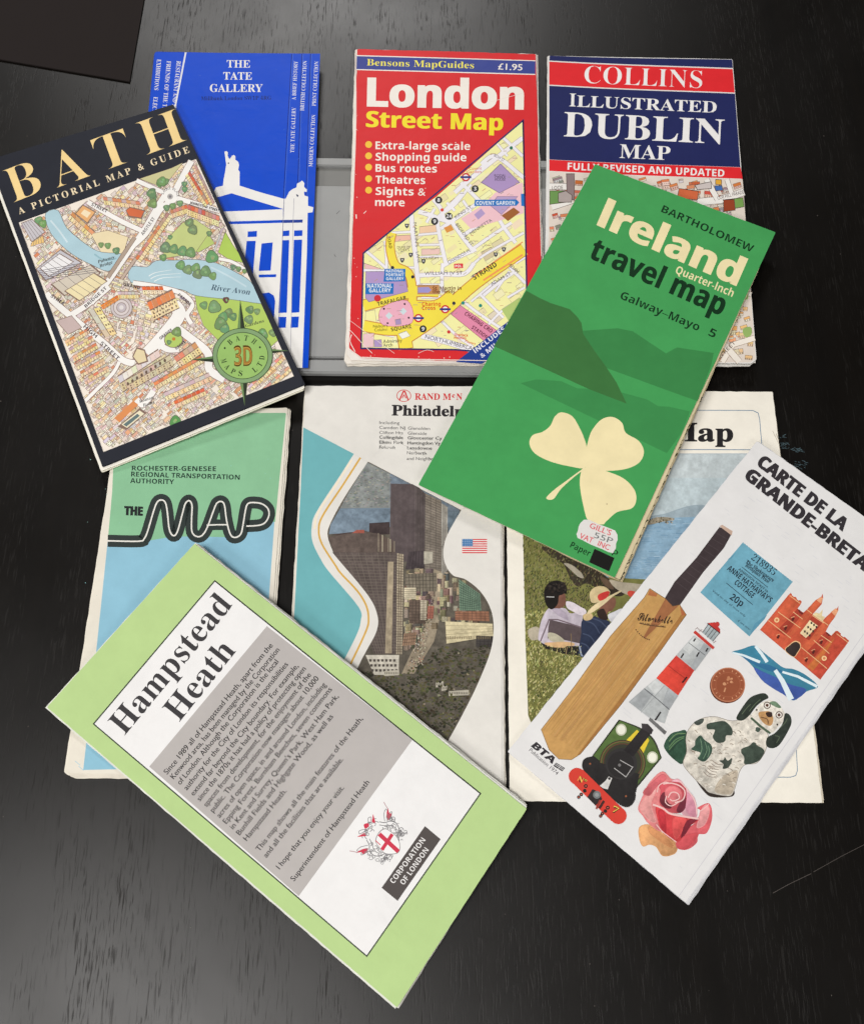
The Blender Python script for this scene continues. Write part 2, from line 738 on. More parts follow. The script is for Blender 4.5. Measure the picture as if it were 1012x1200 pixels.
def wood_mat():
    m = bpy.data.materials.new('black_brown_wood')
    m.use_nodes = True
    nt = m.node_tree
    ns, lk = nt.nodes, nt.links
    b = ns['Principled BSDF']
    tc = ns.new('ShaderNodeTexCoord')

    def noise(sx, sy, detail, rough=0.5, dist=0.0):
        mp = ns.new('ShaderNodeMapping')
        mp.inputs['Scale'].default_value = (sx, sy, 1)
        mp.inputs['Rotation'].default_value = (0, 0, math.radians(-1.5))
        lk.new(tc.outputs['Object'], mp.inputs['Vector'])
        n = ns.new('ShaderNodeTexNoise')
        n.inputs['Scale'].default_value = 1
        n.inputs['Detail'].default_value = detail
        n.inputs['Roughness'].default_value = rough
        n.inputs['Distortion'].default_value = dist
        lk.new(mp.outputs[0], n.inputs['Vector'])
        return n

    def rng(n, a, b_, c=0.0, d=1.0):
        r = ns.new('ShaderNodeMapRange')
        r.inputs[1].default_value, r.inputs[2].default_value = a, b_
        r.inputs[3].default_value, r.inputs[4].default_value = c, d
        lk.new(n.outputs[0], r.inputs[0])
        return r

    def mth(op, x, y):
        k = ns.new('ShaderNodeMath')
        k.operation = op
        for i, s in enumerate((x, y)):
            if isinstance(s, (int, float)):
                k.inputs[i].default_value = s
            else:
                lk.new(s.outputs[0], k.inputs[i])
        return k

    fine = rng(noise(1300, 95, 2, 0.5, 0.25), 0.58, 0.70)      # pores: thin, about 1 cm long
    coarse = rng(noise(900, 50, 2, 0.55, 0.4), 0.62, 0.70)
    mask = rng(noise(70, 9, 3), 0.40, 0.62)
    pores = mth('MULTIPLY', mth('MAXIMUM', fine, coarse), mask)
    tone = rng(noise(90, 3, 6), 0.3, 0.7)
    mix1 = ns.new('ShaderNodeMix')
    mix1.data_type = 'RGBA'
    mix1.inputs[6].default_value = (0.0024, 0.0017, 0.0011, 1)
    mix1.inputs[7].default_value = (0.0042, 0.0031, 0.0022, 1)
    lk.new(tone.outputs[0], mix1.inputs[0])
    mix2 = ns.new('ShaderNodeMix')
    mix2.data_type = 'RGBA'
    mix2.inputs[7].default_value = (0.013, 0.0115, 0.010, 1)
    lk.new(mix1.outputs[2], mix2.inputs[6])
    lk.new(mth('MULTIPLY', pores, 0.75).outputs[0], mix2.inputs[0])
    lk.new(mix2.outputs[2], b.inputs['Base Color'])
    sm = rng(noise(9, 7, 5, 0.6, 0.4), 0.3, 0.7, 0.32, 0.41)
    ro = mth('ADD', sm, mth('MULTIPLY', pores, 0.16))
    lk.new(ro.outputs[0], b.inputs['Roughness'])
    lk.new(mth('SUBTRACT', 0.37, mth('MULTIPLY', pores, 0.15)).outputs[0], b.inputs['Specular IOR Level'])
    bp = ns.new('ShaderNodeBump')
    bp.inputs['Strength'].default_value = 0.10
    bp.inputs['Distance'].default_value = 0.0004
    bp.invert = True
    lk.new(mth('ADD', pores, mth('MULTIPLY', tone, 0.12)).outputs[0], bp.inputs['Height'])
    lk.new(bp.outputs[0], b.inputs['Normal'])
    return m


def box_mesh(bm, x0, x1, y0, y1, z0, z1, bev=0.0):
    r = bmesh.ops.create_cube(bm, size=1)
    vs = r['verts']
    for v in vs:
        v.co = Vector(((x0 + x1) / 2 + v.co.x * (x1 - x0), (y0 + y1) / 2 + v.co.y * (y1 - y0), (z0 + z1) / 2 + v.co.z * (z1 - z0)))
    if bev:
        es = list({e for v in vs for e in v.link_edges})
        bmesh.ops.bevel(bm, geom=es, offset=bev, segments=2, affect='EDGES')


# ------------------------------------------------------------------ table
bm = bmesh.new()
box_mesh(bm, -0.95, 0.95, -0.60, 0.95, -0.03, 0.0, 0.002)
me = bpy.data.meshes.new('tabletop')
bm.to_mesh(me)
bm.free()
me.materials.append(wood_mat())
table = link('tabletop', me)
table['kind'] = 'structure'


def table_marks(name, strokes, mat):
    bm = bmesh.new()
    for k, (pts, w) in enumerate(strokes):
        P = at(pts, 0.0)[:, :2]
        for i in range(len(P) - 1):
            d = P[i + 1] - P[i]
            d = d / np.linalg.norm(d)
            n = np.array([-d[1], d[0]]) * w / 2
            z = 0.00003 + k * 2e-6
            q = [bm.verts.new((*p, z)) for p in (P[i] - n, P[i + 1] - n, P[i + 1] + n, P[i] + n)]
            bm.faces.new(q)
    me = bpy.data.meshes.new(name)
    bm.to_mesh(me)
    bm.free()
    me.materials.append(mat)
    o = link(name, me)
    o.parent = table
    return o


M_SCUFF = plain_mat('scuff_residue', (66, 84, 90), 0.8, 0.2)
M_SCR = plain_mat('scratch', (84, 78, 74), 0.8, 0.2)
zr = zoomf(720, 440, 3.4658)
sc = []
for (x, y, dx, dy, n) in ((665, 270, 42, 26, 22), (700, 296, 68, 14, 26), (722, 345, 52, 30, 18), (668, 245, 16, 8, 6)):
    for i in range(n):
        a = zr(x + random.uniform(0, dx), y + random.uniform(0, dy))
        ln = random.uniform(1.0, 5)
        ang = random.choice((0.25, 0.4, -0.5, 0.2))
        sc.append(([a, (a[0] + ln * math.cos(ang), a[1] + ln * math.sin(ang))], random.uniform(0.00012, 0.0004)))
table_marks('scuff_mark', sc, M_SCUFF)
scr = [([(905, 1047), (925, 1036), (950, 1024)], 0.00022), ([(953, 1022), (985, 1004), (1020, 986)], 0.00018), ([(752, 838), (754, 870)], 0.00012)]
for i in range(70):
    a = (random.uniform(0, 1012), random.uniform(0, 1200))
    ln = random.uniform(0.4, 1.4)
    scr.append(([a, (a[0] + ln, a[1] + random.uniform(-1, 1))], random.uniform(0.0002, 0.0005)))
table_marks('scratch_and_dust', scr, M_SCR)

# ------------------------------------------------------------------ grey plastic tray under the upper maps
M_GREY = plain_mat('grey_plastic', (152, 153, 152), 0.5, 0.4, 0.06, 900, 0.06)
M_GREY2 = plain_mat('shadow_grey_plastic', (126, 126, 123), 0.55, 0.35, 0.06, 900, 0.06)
tray = bpy.data.objects.new('plastic_tray', None)
COL.objects.link(tray)
A0 = at([(252, 183), (700, 183), (700, 440), (252, 440)], 0.004)
tx0, tx1 = A0[0][0], A0[1][0]
ty1, ty0 = A0[0][1], at([(380, 437)], 0.004)[0][1]
tray.location = ((tx0 + tx1) / 2, (ty0 + ty1) / 2, 0)
tray['label'] = 'shallow grey plastic tray lying under the red, blue and navy maps'
tray['category'] = 'tray'


def tray_part(name, mat, boxes):
    bm = bmesh.new()
    for b_ in boxes:
        box_mesh(bm, *b_)
    me = bpy.data.meshes.new(name)
    bm.to_mesh(me)
    bm.free()
    me.materials.append(mat)
    return link(name, me, tray)


yy = lambda py, z: at([(390, py)], z)[0][1]
lip_t = yy(194, .004)
rec_b = yy(218, .003)
pan_b = yy(418.5, .0035)
lip_b = yy(421, .004)
tray_part('rim', M_GREY, [(tx0, tx1, lip_t, ty1, 0.0002, 0.0042, 0.0006), (tx0, tx1, ty0, lip_b, 0.0002, 0.0042, 0.0008),
                          (tx0, tx0 + 0.006, lip_b + .0001, lip_t - .0001, 0.0002, 0.0040, 0.0005), (tx1 - 0.006, tx1, lip_b + .0001, lip_t - .0001, 0.0002, 0.0040, 0.0005)])
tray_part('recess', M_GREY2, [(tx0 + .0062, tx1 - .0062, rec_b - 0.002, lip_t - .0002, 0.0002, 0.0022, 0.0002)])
tray_part('raised_panel', M_GREY, [(tx0 + .0062, tx1 - .0062, pan_b, rec_b, 0.0003, 0.0036, 0.0005)])
M_TSCR = plain_mat('tray_scratch', (96, 97, 98), 0.7)
for (pts, w) in (([(394, 250.5), (398, 246.5)], .0004), ([(391.5, 298), (393.5, 301)], .0004)):
    bm = bmesh.new()
    P = at(pts, 0.00363)
    d = (P[1] - P[0])[:2]
    n = np.array([-d[1], d[0]]) / np.linalg.norm(d) * w / 2
    bm.faces.new([bm.verts.new((*(p[:2] + s * n), 0.00363)) for p, s in ((P[0], -1), (P[1], -1), (P[1], .3), (P[0], 1))])
    me = bpy.data.meshes.new('scuff_mark')
    bm.to_mesh(me)
    bm.free()
    me.materials.append(M_TSCR)
    link('scuff_mark', me, tray)

# ------------------------------------------------------------------ flat dark patch added to stand in for a blacked-out corner
M_BLACKOUT = plain_mat('blackout_patch', (41, 36, 35), 0.9, 0.1, 0.0, var=0.02)
P = at([(-30, -40), (175, -40), (168.5, 0), (152, 95), (0, 69), (-30, 64)], 0.001)[:, :2]
bm = bmesh.new()
ctr = P.mean(0)
top = [bm.verts.new((*(p - ctr), 0.0011)) for p in P]
bot = [bm.verts.new((*(p - ctr), 0.0003)) for p in P]
ft = bm.faces.new(top)
bm.faces.new(bot[::-1])
for i in range(len(P)):
    j = (i + 1) % len(P)
    bm.faces.new((top[i], bot[i], bot[j], top[j]))
bmesh.ops.recalc_face_normals(bm, faces=bm.faces)
me = bpy.data.meshes.new('blackout_patch')
bm.to_mesh(me)
bm.free()
me.materials.append(M_BLACKOUT)
o = link('blackout_patch', me)
o.location = (*ctr, 0)
o['label'] = 'flat black patch added for a blacked-out area in the top left corner of the table'
o['category'] = 'card'
# ================================================================== TATE leaflet
q = [(181, 60), (375, 64), (361, 431), (143, 431)]
L = Leaf('gallery_leaflet', q, (5.4, 6.4, 6.0, 5.4), 'bright blue leaflet with white temple front, partly under the black map',
         'leaflet', (0, (('sin', 0.25, 1.3, 0.1), ('pow', 0.5, 6))), M_GLOSS)
BL_ = (2, 72, 202)
BL2 = (4, 66, 188)
WH = (236, 234, 230)
zt = zoomf(160, 170, 4.82)
zu = zoomf(170, 50, 4.6)
pb = L.part('folded_panel')
pb.slab(rounded(q, 4), 0.75, 0.2, BL2, (150, 165, 200), 0.15)
fl = lambda x0, x1, b0, b1: [(x0, 61), (x1, 62.5), (b1, 431), (b0, 431)]
pb2 = L.part('folded_panel')
pb2.slab(rounded(fl(192, 364, 152, 352), 1), 0.5, 0.2, BL2, (150, 165, 200), 0.12)
pb3 = L.part('folded_panel')
pb3.slab(rounded(fl(204, 354, 165, 342), 1), 0.25, 0.2, BL2, (150, 165, 200), 0.12)
pm = L.part('front_panel')
pm.slab(rounded(fl(217, 341.5, 176, 320), 1), 0.0, 0.2, BL_, (150, 165, 200), 0.12)
pp = L.part('printed_panel')
pp.poly(fl(182, 375, 144, 361), BL_)
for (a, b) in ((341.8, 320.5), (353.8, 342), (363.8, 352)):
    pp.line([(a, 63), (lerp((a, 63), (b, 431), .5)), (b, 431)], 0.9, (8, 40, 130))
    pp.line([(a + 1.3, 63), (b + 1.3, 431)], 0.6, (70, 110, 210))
pp.line([(217.6, 61), (211, 95), (203.5, 133), (190, 215)], 2.0, (225, 226, 232))
for s, x0, x1, y0, y1 in (('EXHIBITIONS', 187.5, 184, 69, 105), ('ELECTRONIC', 183.5, 180, 113, 150), ('FRIENDS OF THE TATE', 199, 193, 71, 136), ('RESTAURANT AND SHOP', 210.5, 204, 71, 136)):
    pp.text(s, (x0 - 3.5, y0), (x1 - 3.5, y1), 5.0, WH, 'serif', -0.006)
for s, a, b in (('THE TATE GALLERY', zu(803, 592), zu(812, 348)), ('A BRIEF HISTORY', zu(812, 308), zu(823, 98)),
                ('BRITISH COLLECTION', zu(856, 366), zu(872, 97)), ('MODERN COLLECTION', zu(902, 668), zu(918, 388)), ('PRINT COLLECTION', zu(920, 340), zu(934, 100))):
    pp.text(s, a, b, 4.6, (226, 228, 236), 'serif', -0.006)
pt = L.part('title_lettering')
pt.text('THE', zu(440, 132), zu(566, 133), 8.6, WH, 'serif')
pt.text('TATE', zu(421, 197), zu(576, 198), 8.6, WH, 'serif')
pt.text('GALLERY', zu(349, 264), zu(634, 264), 9.0, WH, 'serif')
pp.text('Millbank London SW1P 4RG', zu(302, 310), zu(680, 306), 4.6, (12, 30, 90), 'serif', -0.006)
pa = L.part('building_emblem')
pa.poly(zt((448, 238), (488, 228), (492, 190), (500, 150), (506, 110), (500, 62), (496, 36), (508, 32), (516, 42), (514, 62), (528, 76), (538, 60), (548, 54), (558, 62), (557, 80), (574, 94),
           (579, 112), (574, 138), (582, 150), (582, 228), (700, 266), (833, 303), (828, 360), (680, 315), (536, 271), (470, 290), (420, 300)), WH)
pa.ell(zt(519, 101), .9, (40, 50, 80))
pa.poly(zt((430, 376), (827, 361), (827, 422), (430, 432)), WH)
pa.poly(zt((430, 447), (828, 438), (793, 1258), (430, 1258)), WH)
for r in (((628, 487), (680, 484), (679, 517), (627, 519)), ((622, 541), (673, 540), (655, 760), (600, 760)), ((706, 555), (769, 549), (757, 708), (690, 710)), ((690, 731), (789, 729), (787, 745), (690, 747)),
          ((700, 838), (748, 832), (775, 850), (783, 880), (778, 948), (775, 1000), (700, 1000))):
    pa.poly(zt(*r), BL_)
# right flap of the emblem
pa.poly(zt((832, 304), (843, 300), (862, 262), (880, 248), (903, 238), (906, 216), (924, 208), (934, 199), (947, 212), (946, 236), (962, 250), (960, 264), (945, 262), (948, 284), (968, 290), (968, 342),
           (998, 350), (994, 378), (966, 382), (962, 600), (950, 900), (936, 1258), (793, 1258), (822, 600)), WH)
pa.poly(zt((828, 422), (939, 420), (937, 437), (827, 439)), (30, 60, 150))
pa.poly(zt((900, 275), (914, 282), (912, 292), (904, 288)), (50, 60, 90))
for r in (((826, 484), (863, 481), (862, 512), (824, 514)), ((890, 481), (937, 480), (936, 512), (889, 514)), ((822, 537), (862, 535), (848, 946), (801, 948)), ((888, 535), (935, 533), (919, 944), (873, 947)),
          ((800, 970), (846, 970), (842, 1031), (798, 1032)), ((873, 969), (917, 968), (912, 1030), (868, 1031))):
    pa.poly(zt(*r), BL_)
pa.line(zt((889, 300), (884, 420), (868, 1258)), 0.6, (170, 170, 178))
pa.line(zt((833, 304), (793, 1258)), 0.7, (120, 124, 150))
for i in range(14):
    x, y = random.uniform(215, 360), random.uniform(70, 420)
    pp.line([(x, y), (x + random.uniform(-3, 3), y + random.uniform(-2, 2))], 0.5, (60, 100, 200))

# ================================================================== LONDON street map
q = [(417, 57), (628, 63), (638.5, 429), (405, 425)]
L = Leaf('street_map', q, (7.2, 7.2, 8.4, 8.0), 'worn red street map with big white title and a yellow street plan',
         'folded map', (85, (('sin', 0.35, 1.6, 0.2), ('pow', 0.8, -7))), M_GLOSS)
z7, z8 = zoomf(400, 50, 4.217), zoomf(400, 230, 4.217)
RED = (216, 46, 50)
CR = (243, 236, 226)
pg = L.part('folded_pages', M_PAGE)
pg.slab([(416, 58), (629, 64), (640, 430), (520, 428), (407, 429), (404, 424)], 2.6, 0.5, (228, 222, 212), (215, 205, 190), 0.5)
pg.slab([(416, 58), (628, 64), (638, 428), (520, 426.5), (406, 426), (403, 422), (406, 400)], 1.5, 0.6, (232, 226, 216), (215, 205, 190), 0.5)
pg.slab([(417, 57.5), (628, 63), (637, 427), (520, 425), (412, 422), (406, 415), (410, 330)], 0.6, 0.5, (236, 230, 222), (225, 215, 205), 0.4)
pc = L.part('front_cover')
pc.slab(rounded([(418.5, 57), (627.5, 63), (631, 182), (636.5, 424), (520, 422.5), (424, 419), (409, 408), (414, 250)], 1.6), 0.0, 0.3, RED, (235, 220, 210), 0.35)
pb = L.part('price_band')
pb.poly(z7((76, 60), (958, 86), (958, 90), (76, 65)), CR)
pb.poly(z7((76, 65), (958, 90), (957, 153), (74, 129)), (60, 72, 146))
pb.poly(z7((74, 129), (957, 153), (957, 158), (73, 134)), CR)
pb.text('Bensons MapGuides', z7(125, 111), z7(654, 126), 7.6, (250, 232, 90), 'serif', -0.004)
pb.text('£1.95', z7(773, 131), z7(893, 136), 7.2, CR, 'plain', 0.018)
pt = L.part('title_lettering')
pt.text('London', z7(125, 312), z7(900, 328), 33.0, CR, 'bold', 0.012, fat=1.6)
pt.text('Street Map', z7(120, 415), z7(798, 432), 18.6, (250, 224, 50), 'bold', 0.0, fat=1.3)
pl = L.part('bullet_list')
for y, s, x1, in ((502, 'Extra-large scale', 635), (558, 'Shopping guide', 617), (614, 'Bus routes', 471), (671, 'Theatres', 413), (728, 'Sights &', 415)):
    pl.ell(z7(134, y), 4.0, (250, 196, 64))
    pl.text(s, z7(168, y + 23), z7(x1, y + 27), 9.0, CR, 'bold', 0.0)
pl.text('more', z7(166, 806), z7(312, 808), 9.0, CR, 'bold', 0.0)
# street plan
pm = L.part('street_plan')
reg = [z7(897, 383), z8(905, 0), z8(914, 420), z8(916, 560), z8(640, 764), z8(560, 757), z8(97, 751), z8(108, 281), z8(330, 100), z8(470, 0)]
YB = (247, 240, 170)
pm.poly(reg, YB)
GR = (150, 140, 130)
ca, sa = math.cos(math.radians(-36)), math.sin(math.radians(-36))
for i in range(-16, 17):          # plots of slightly different tint
    for j in range(-16, 17):
        w, h = random.uniform(6, 15), random.uniform(4, 9)
        x0, y0 = i * 13 + random.uniform(-3, 3), j * 9 + random.uniform(-2, 2)
        pts = [(x0, y0), (x0 + w, y0), (x0 + w, y0 + h), (x0, y0 + h)]
        pts = [(545 + x * ca - y * sa, 300 + x * sa + y * ca) for x, y in pts]
        if random.random() < .55 and all(inside(p, reg) for p in pts):
            pm.poly(pts, jc(random.choice((YB, (250, 244, 186), (244, 236, 190), (243, 226, 190), (236, 226, 176))), 4))
            if random.random() < .5:
                pm.line(pts, 0.4, (190, 176, 150), closed=True)


def blk(pts, col=YB, line=(176, 160, 140)):
    P = z8(*pts)
    pm.poly(P, col)
    pm.line(P, 0.5, line, closed=True)


WHT = (241, 238, 242)
for pts, c in ((((112, 330), (215, 365), (215, 385), (118, 360)), (236, 190, 190)), (((395, 260), (485, 258), (485, 285), (395, 290)), (238, 200, 190)), (((385, 150), (470, 140), (472, 175), (385, 185)), (243, 206, 170)), (((260, 195), (340, 190), (342, 215), (255, 225)), (240, 190, 170)),
               (((690, 275), (740, 250), (760, 290), (710, 320)), (214, 200, 160)), (((740, 235), (790, 205), (815, 240), (765, 275)), (224, 214, 170)), (((640, 395), (700, 360), (730, 400), (670, 440)), (232, 214, 200)), (((720, 590), (760, 560), (800, 600), (760, 630)), (226, 214, 190))):
    blk(pts, c)
SN = [(((345, 90), (352, 180), (366, 300), (378, 440)), 5), (((470, 110), (490, 220), (515, 330)), 4.4), (((500, 330), (496, 400), (498, 480)), 3.6), (((545, 125), (590, 190), (655, 275)), 4.4), (((250, 60), (380, 75), (500, 115), (560, 130)), 5), (((440, 0), (490, 60), (505, 120)), 4.4),
      (((490, 160), (600, 85), (690, 20)), 4), (((590, 200), (680, 140), (790, 80)), 4), (((640, 265), (740, 195), (840, 130)), 3.4), (((500, 345), (580, 300), (665, 262)), 3.8), (((385, 390), (500, 385), (605, 383), (655, 330)), 4.6), (((765, 85), (800, 150), (860, 230)), 4),
      (((655, 330), (720, 280), (900, 180)), 2.6), (((700, 490), (780, 425), (860, 370)), 3.4), (((810, 325), (850, 370), (910, 430)), 3.4), (((590, 510), (680, 580), (800, 660)), 3), (((395, 690), (520, 720), (660, 765)), 6), (((470, 590), (560, 680), (650, 745)), 2.8), (((680, 480), (740, 540), (800, 600)), 2.8), (((640, 520), (700, 470), (760, 420)), 2.4),
      (((110, 260), (215, 350), (225, 370)), 3), (((215, 220), (222, 300), (222, 360)), 3), (((108, 365), (215, 368), (330, 362)), 3), (((380, 190), (490, 180)), 2.4), (((385, 240), (495, 238)), 2.2), (((388, 300), (500, 295)), 2.2), (((250, 180), (345, 175)), 2.4), (((280, 352), (360, 352)), 2.4), (((380, 437), (490, 437)), 2.4), (((105, 660), (260, 690)), 3.6), (((395, 498), (520, 498)), 3),
      (((830, 370), (760, 470)), 2.2), (((860, 330), (910, 300)), 2.4), (((820, 500), (905, 450)), 2.4), (((720, 640), (800, 560), (905, 500)), 2.6), (((600, 20), (640, 80)), 3), (((420, 130), (460, 60)), 3)]
SN7 = [(((560, 740), (700, 620), (895, 470)), 5), (((480, 860), (600, 740)), 4), (((690, 600), (760, 560), (880, 650), (905, 670)), 4.4), (((800, 470), (895, 560)), 3.4), (((590, 690), (700, 800)), 4), (((660, 640), (720, 590)), 3), (((520, 790), (560, 830)), 3), (((770, 500), (820, 560)), 2.6), (((640, 700), (560, 800), (500, 842)), 3)]
for f, SS in ((z8, SN), (z7, SN7)):
    for pts, w in SS:
        P = [p for p in smooth_path(f(*pts), 6) if inside(p, reg)]
        if len(P) > 1:
            pm.line(P, w + .9, (176, 164, 168))
for f, SS in ((z8, SN), (z7, SN7)):
    for pts, w in SS:
        P = [p for p in smooth_path(f(*pts), 6) if inside(p, reg)]
        if len(P) > 1:
            pm.line(P, w, WHT)
blk(((120, 570), (165, 560), (175, 640), (115, 640)))
pm.poly(z8((195, 535), (345, 500), (370, 640), (200, 655)), (251, 224, 78))
# pink piazza, opera house, tan market
P = [z7(700, 800), z7(760, 740), z7(895, 690), z7(900, 842), z8(780, 120), z8(640, 160), z8(590, 110)]
pm.poly(P, (240, 196, 204))
pm.poly(z7((690, 690), (785, 598), (880, 690), (780, 742)), (174, 148, 196))
pm.line(z7((690, 690), (785, 598), (880, 690), (780, 742)), .6, (120, 100, 140), closed=True)
pm.poly(z8((655, 90), (690, 60), (710, 85), (675, 115)), (178, 156, 200))
pm.poly(z8((735, 45), (770, 0), (870, 0), (830, 50), (790, 90)), (186, 160, 200))
pm.line(z8((735, 45), (770, 0), (870, 0), (830, 50), (790, 90)), .5, (140, 110, 140), closed=True)
pm.poly(z8((790, 95), (850, 55), (882, 78), (822, 122)), (160, 98, 52))
pm.poly(z8((505, 155), (540, 140), (555, 165), (520, 180)), (222, 150, 74))
# yellow main roads
YR = (251, 224, 78)
OR = (206, 140, 70)
for pts, w in ((((250, 180), (240, 250), (265, 340), (330, 380), (350, 470), (345, 640)), 10), (((108, 540), (220, 510), (360, 470), (480, 470)), 13),
               (((320, 700), (480, 590), (660, 430), (903, 261)), 14), (((240, 590), (330, 560), (470, 560), (560, 500)), 22), (((110, 640), (240, 660), (360, 640), (420, 560)), 13), (((300, 640), (320, 755)), 16)):
    pm.line(z8(*pts), w + 1.2, OR, smooth=5)
for pts, w in ((((250, 180), (240, 250), (265, 340), (330, 380), (350, 470), (345, 640)), 9), (((108, 540), (220, 510), (360, 470), (480, 470)), 12),
               (((320, 700), (480, 590), (660, 430), (902, 262)), 13), (((240, 590), (330, 560), (470, 560), (560, 500)), 21), (((110, 640), (240, 660), (360, 640), (420, 560)), 12), (((300, 640), (320, 752)), 15)):
    pm.line(z8(*pts), w, YR, smooth=5)
pm.line(z8((700, 415), (895, 288)), 2.2, (244, 160, 90))
pm.line(z8((660, 390), (895, 225)), 1.2, (240, 150, 90))
# gallery blocks, square, church, station
blk(((120, 372), (310, 370), (328, 470), (135, 522), (118, 500)), (178, 152, 200), (120, 100, 140))
P = smooth_path(z8((197, 552), (325, 515), (348, 625), (205, 636)), 5, True)
pm.poly(P, (238, 178, 196))
pm.line(P, .5, (190, 90, 100), closed=True)
for p in ((235, 590), (305, 568)):
    pm.poly(z8((p[0] - 18, p[1]), (p[0], p[1] - 18), (p[0] + 18, p[1]), (p[0], p[1] + 18)), (206, 222, 226))
for p in ((210, 556), (312, 532), (332, 600), (228, 627)):
    pm.ell(z8(*p), 1.2, (60, 40, 50))
blk(((265, 610), (292, 605), (296, 632), (268, 636)), (170, 146, 190))
blk(((375, 440), (482, 438), (484, 483), (376, 484)), (196, 140, 90))
pm.poly(z8((378, 450), (430, 448), (445, 463), (430, 476), (378, 476)), (160, 150, 206))
blk(((540, 582), (585, 538), (770, 665), (705, 715)), (226, 140, 170), (150, 70, 90))
blk(((160, 710), (198, 708), (200, 745), (162, 745)), (176, 152, 200))
blk(((108, 680), (160, 676), (158, 745), (106, 748)), (238, 200, 204))
blk(((280, 680), (320, 665), (340, 690), (300, 705)), (247, 246, 230))
pm.poly(z8((790, 560), (880, 500), (905, 520), (900, 600), (840, 640)), (178, 200, 120))
# lettering on the plan
DK = (44, 40, 50)
for s, a, b, h, c, st in (('STRAND', (656, 414), (770, 344), 6.2, DK, 'bold'), ('TRAFALGAR', (180, 542), (322, 508), 4.4, DK, 'bold'), ('SQUARE', (247, 668), (346, 648), 4.4, DK, 'bold'),
                          ('WILLIAM IV ST', (410, 389), (598, 386), 4.0, (90, 84, 96), 'sans'), ('NORTHUMBERLAND', (412, 702), (690, 772), 4.6, (84, 80, 90), 'sans'), ('St. Martin in', (450, 462), (592, 462), 4.0, (110, 60, 30), 'bold'),
                          ('the Fields', (450, 479), (560, 479), 4.0, (110, 60, 30), 'bold'), ('Charing', (398, 542), (490, 541), 4.6, (214, 60, 40), 'bold'), ('Cross', (398, 562), (464, 561), 4.6, (214, 60, 40), 'bold'),
                          ('CHARING CRO', (606, 584), (738, 676), 4.6, (90, 30, 50), 'bold'), ('STATION', (640, 652), (716, 706), 4.4, (90, 30, 50), 'bold'), ('ADAM ST', (742, 442), (838, 386), 3.8, (90, 84, 96), 'sans'), ('ADAM', (824, 340), (866, 382), 3.8, (90, 84, 96), 'sans'),
                          ('HENRIETTA', (640, 190), (745, 122), 3.8, (90, 84, 96), 'sans'), ('BEDFORD ST', (562, 140), (640, 245), 3.8, (90, 84, 96), 'sans'), ('CHANDOS PL', (530, 335), (640, 270), 3.8, (90, 84, 96), 'sans'), ('KING ST', (565, 110), (645, 55), 3.8, (90, 84, 96), 'sans'),
                          ("MARTIN'S", (355, 130), (366, 250), 3.6, (90, 84, 96), 'sans'), ('LANE', (368, 275), (378, 330), 3.6, (90, 84, 96), 'sans'), ('ROAD', (226, 200), (236, 258), 3.6, (120, 90, 20), 'bold'), ('Nelson\'s', (157, 650), (228, 646), 3.4, (60, 40, 30), 'sans'),
                          ('Column', (163, 668), (228, 664), 3.4, (60, 40, 30), 'sans'), ('Admiralty', (206, 726), (300, 720), 4.0, DK, 'sans'), ('Arch', (206, 744), (252, 742), 4.0, DK, 'sans'), ('COLISEUM', (392, 312), (478, 310), 2.8, (80, 60, 60), 'sans'),
                          ('DUKE OF', (276, 258), (340, 256), 2.8, (80, 60, 60), 'sans'), ('YORK\'S', (280, 272), (335, 270), 2.8, (80, 60, 60), 'sans'), ('Players', (610, 720), (660, 735), 3.0, (220, 80, 40), 'sans'), ('Sherlock', (556, 690), (625, 694), 3.2, (220, 80, 40), 'bold'), ('Holmes', (556, 704), (615, 708), 3.2, (220, 80, 40), 'bold')):
    pm.text(s, z8(*a), z8(*b), h, c, st)
for s, a, b, h, c in (('ROYAL', (755, 660), (812, 660), 2.6, DK), ('OPERA', (757, 671), (810, 671), 2.6, DK), ('HOUSE', (757, 682), (810, 682), 2.6, DK), ('Covent', (630, 628), (692, 626), 3.2, (220, 80, 50)), ('Garden', (618, 645), (690, 643), 3.2, (220, 80, 50)), ('BOW ST', (752, 560), (800, 588), 3.4, (90, 84, 96))):
    pm.text(s, z7(*a), z7(*b), h, c, 'sans')
for i in range(210):      # small unreadable place names
    x, y = random.uniform(430, 612), random.uniform(150, 405)
    ln = random.uniform(2, 6)
    a = random.choice((0, 0, 0, -0.62))
    e = (x + ln * math.cos(a), y + ln * math.sin(a))
    if inside((x - 1, y - 1), reg) and inside((e[0] + 2, e[1] - 2), reg):
        pm.line([(x, y), e], random.uniform(.45, .75), random.choice(((166, 152, 140), (184, 150, 124), (206, 150, 120), (150, 140, 146))))
for c, f in ((z8(480, 18), '8'), (z8(460, 123), '9'), (z8(531, 98), '24'), (z8(403, 655), '9'), (z7(660, 721), '3')):
    pm.ell(c, 4.2, (46, 46, 50))
    pm.text(f, (c[0] - 1.6 * len(f), c[1] + 2), (c[0] + 1.6 * len(f), c[1] + 2), 4.2, (240, 240, 240), 'bold')
for c, col in ((z8(600, 527), (40, 140, 130)), (z8(686, 540), (40, 140, 130)), (z8(530, 670), (210, 60, 60)), (z8(555, 528), (50, 50, 70)), (z7(838, 519), (50, 120, 90)), (z7(497, 826), (220, 80, 60)), (z8(352, 398), (50, 50, 60)), (z8(252, 352), (50, 50, 60))):
    pm.ell(c, 2.0, col)
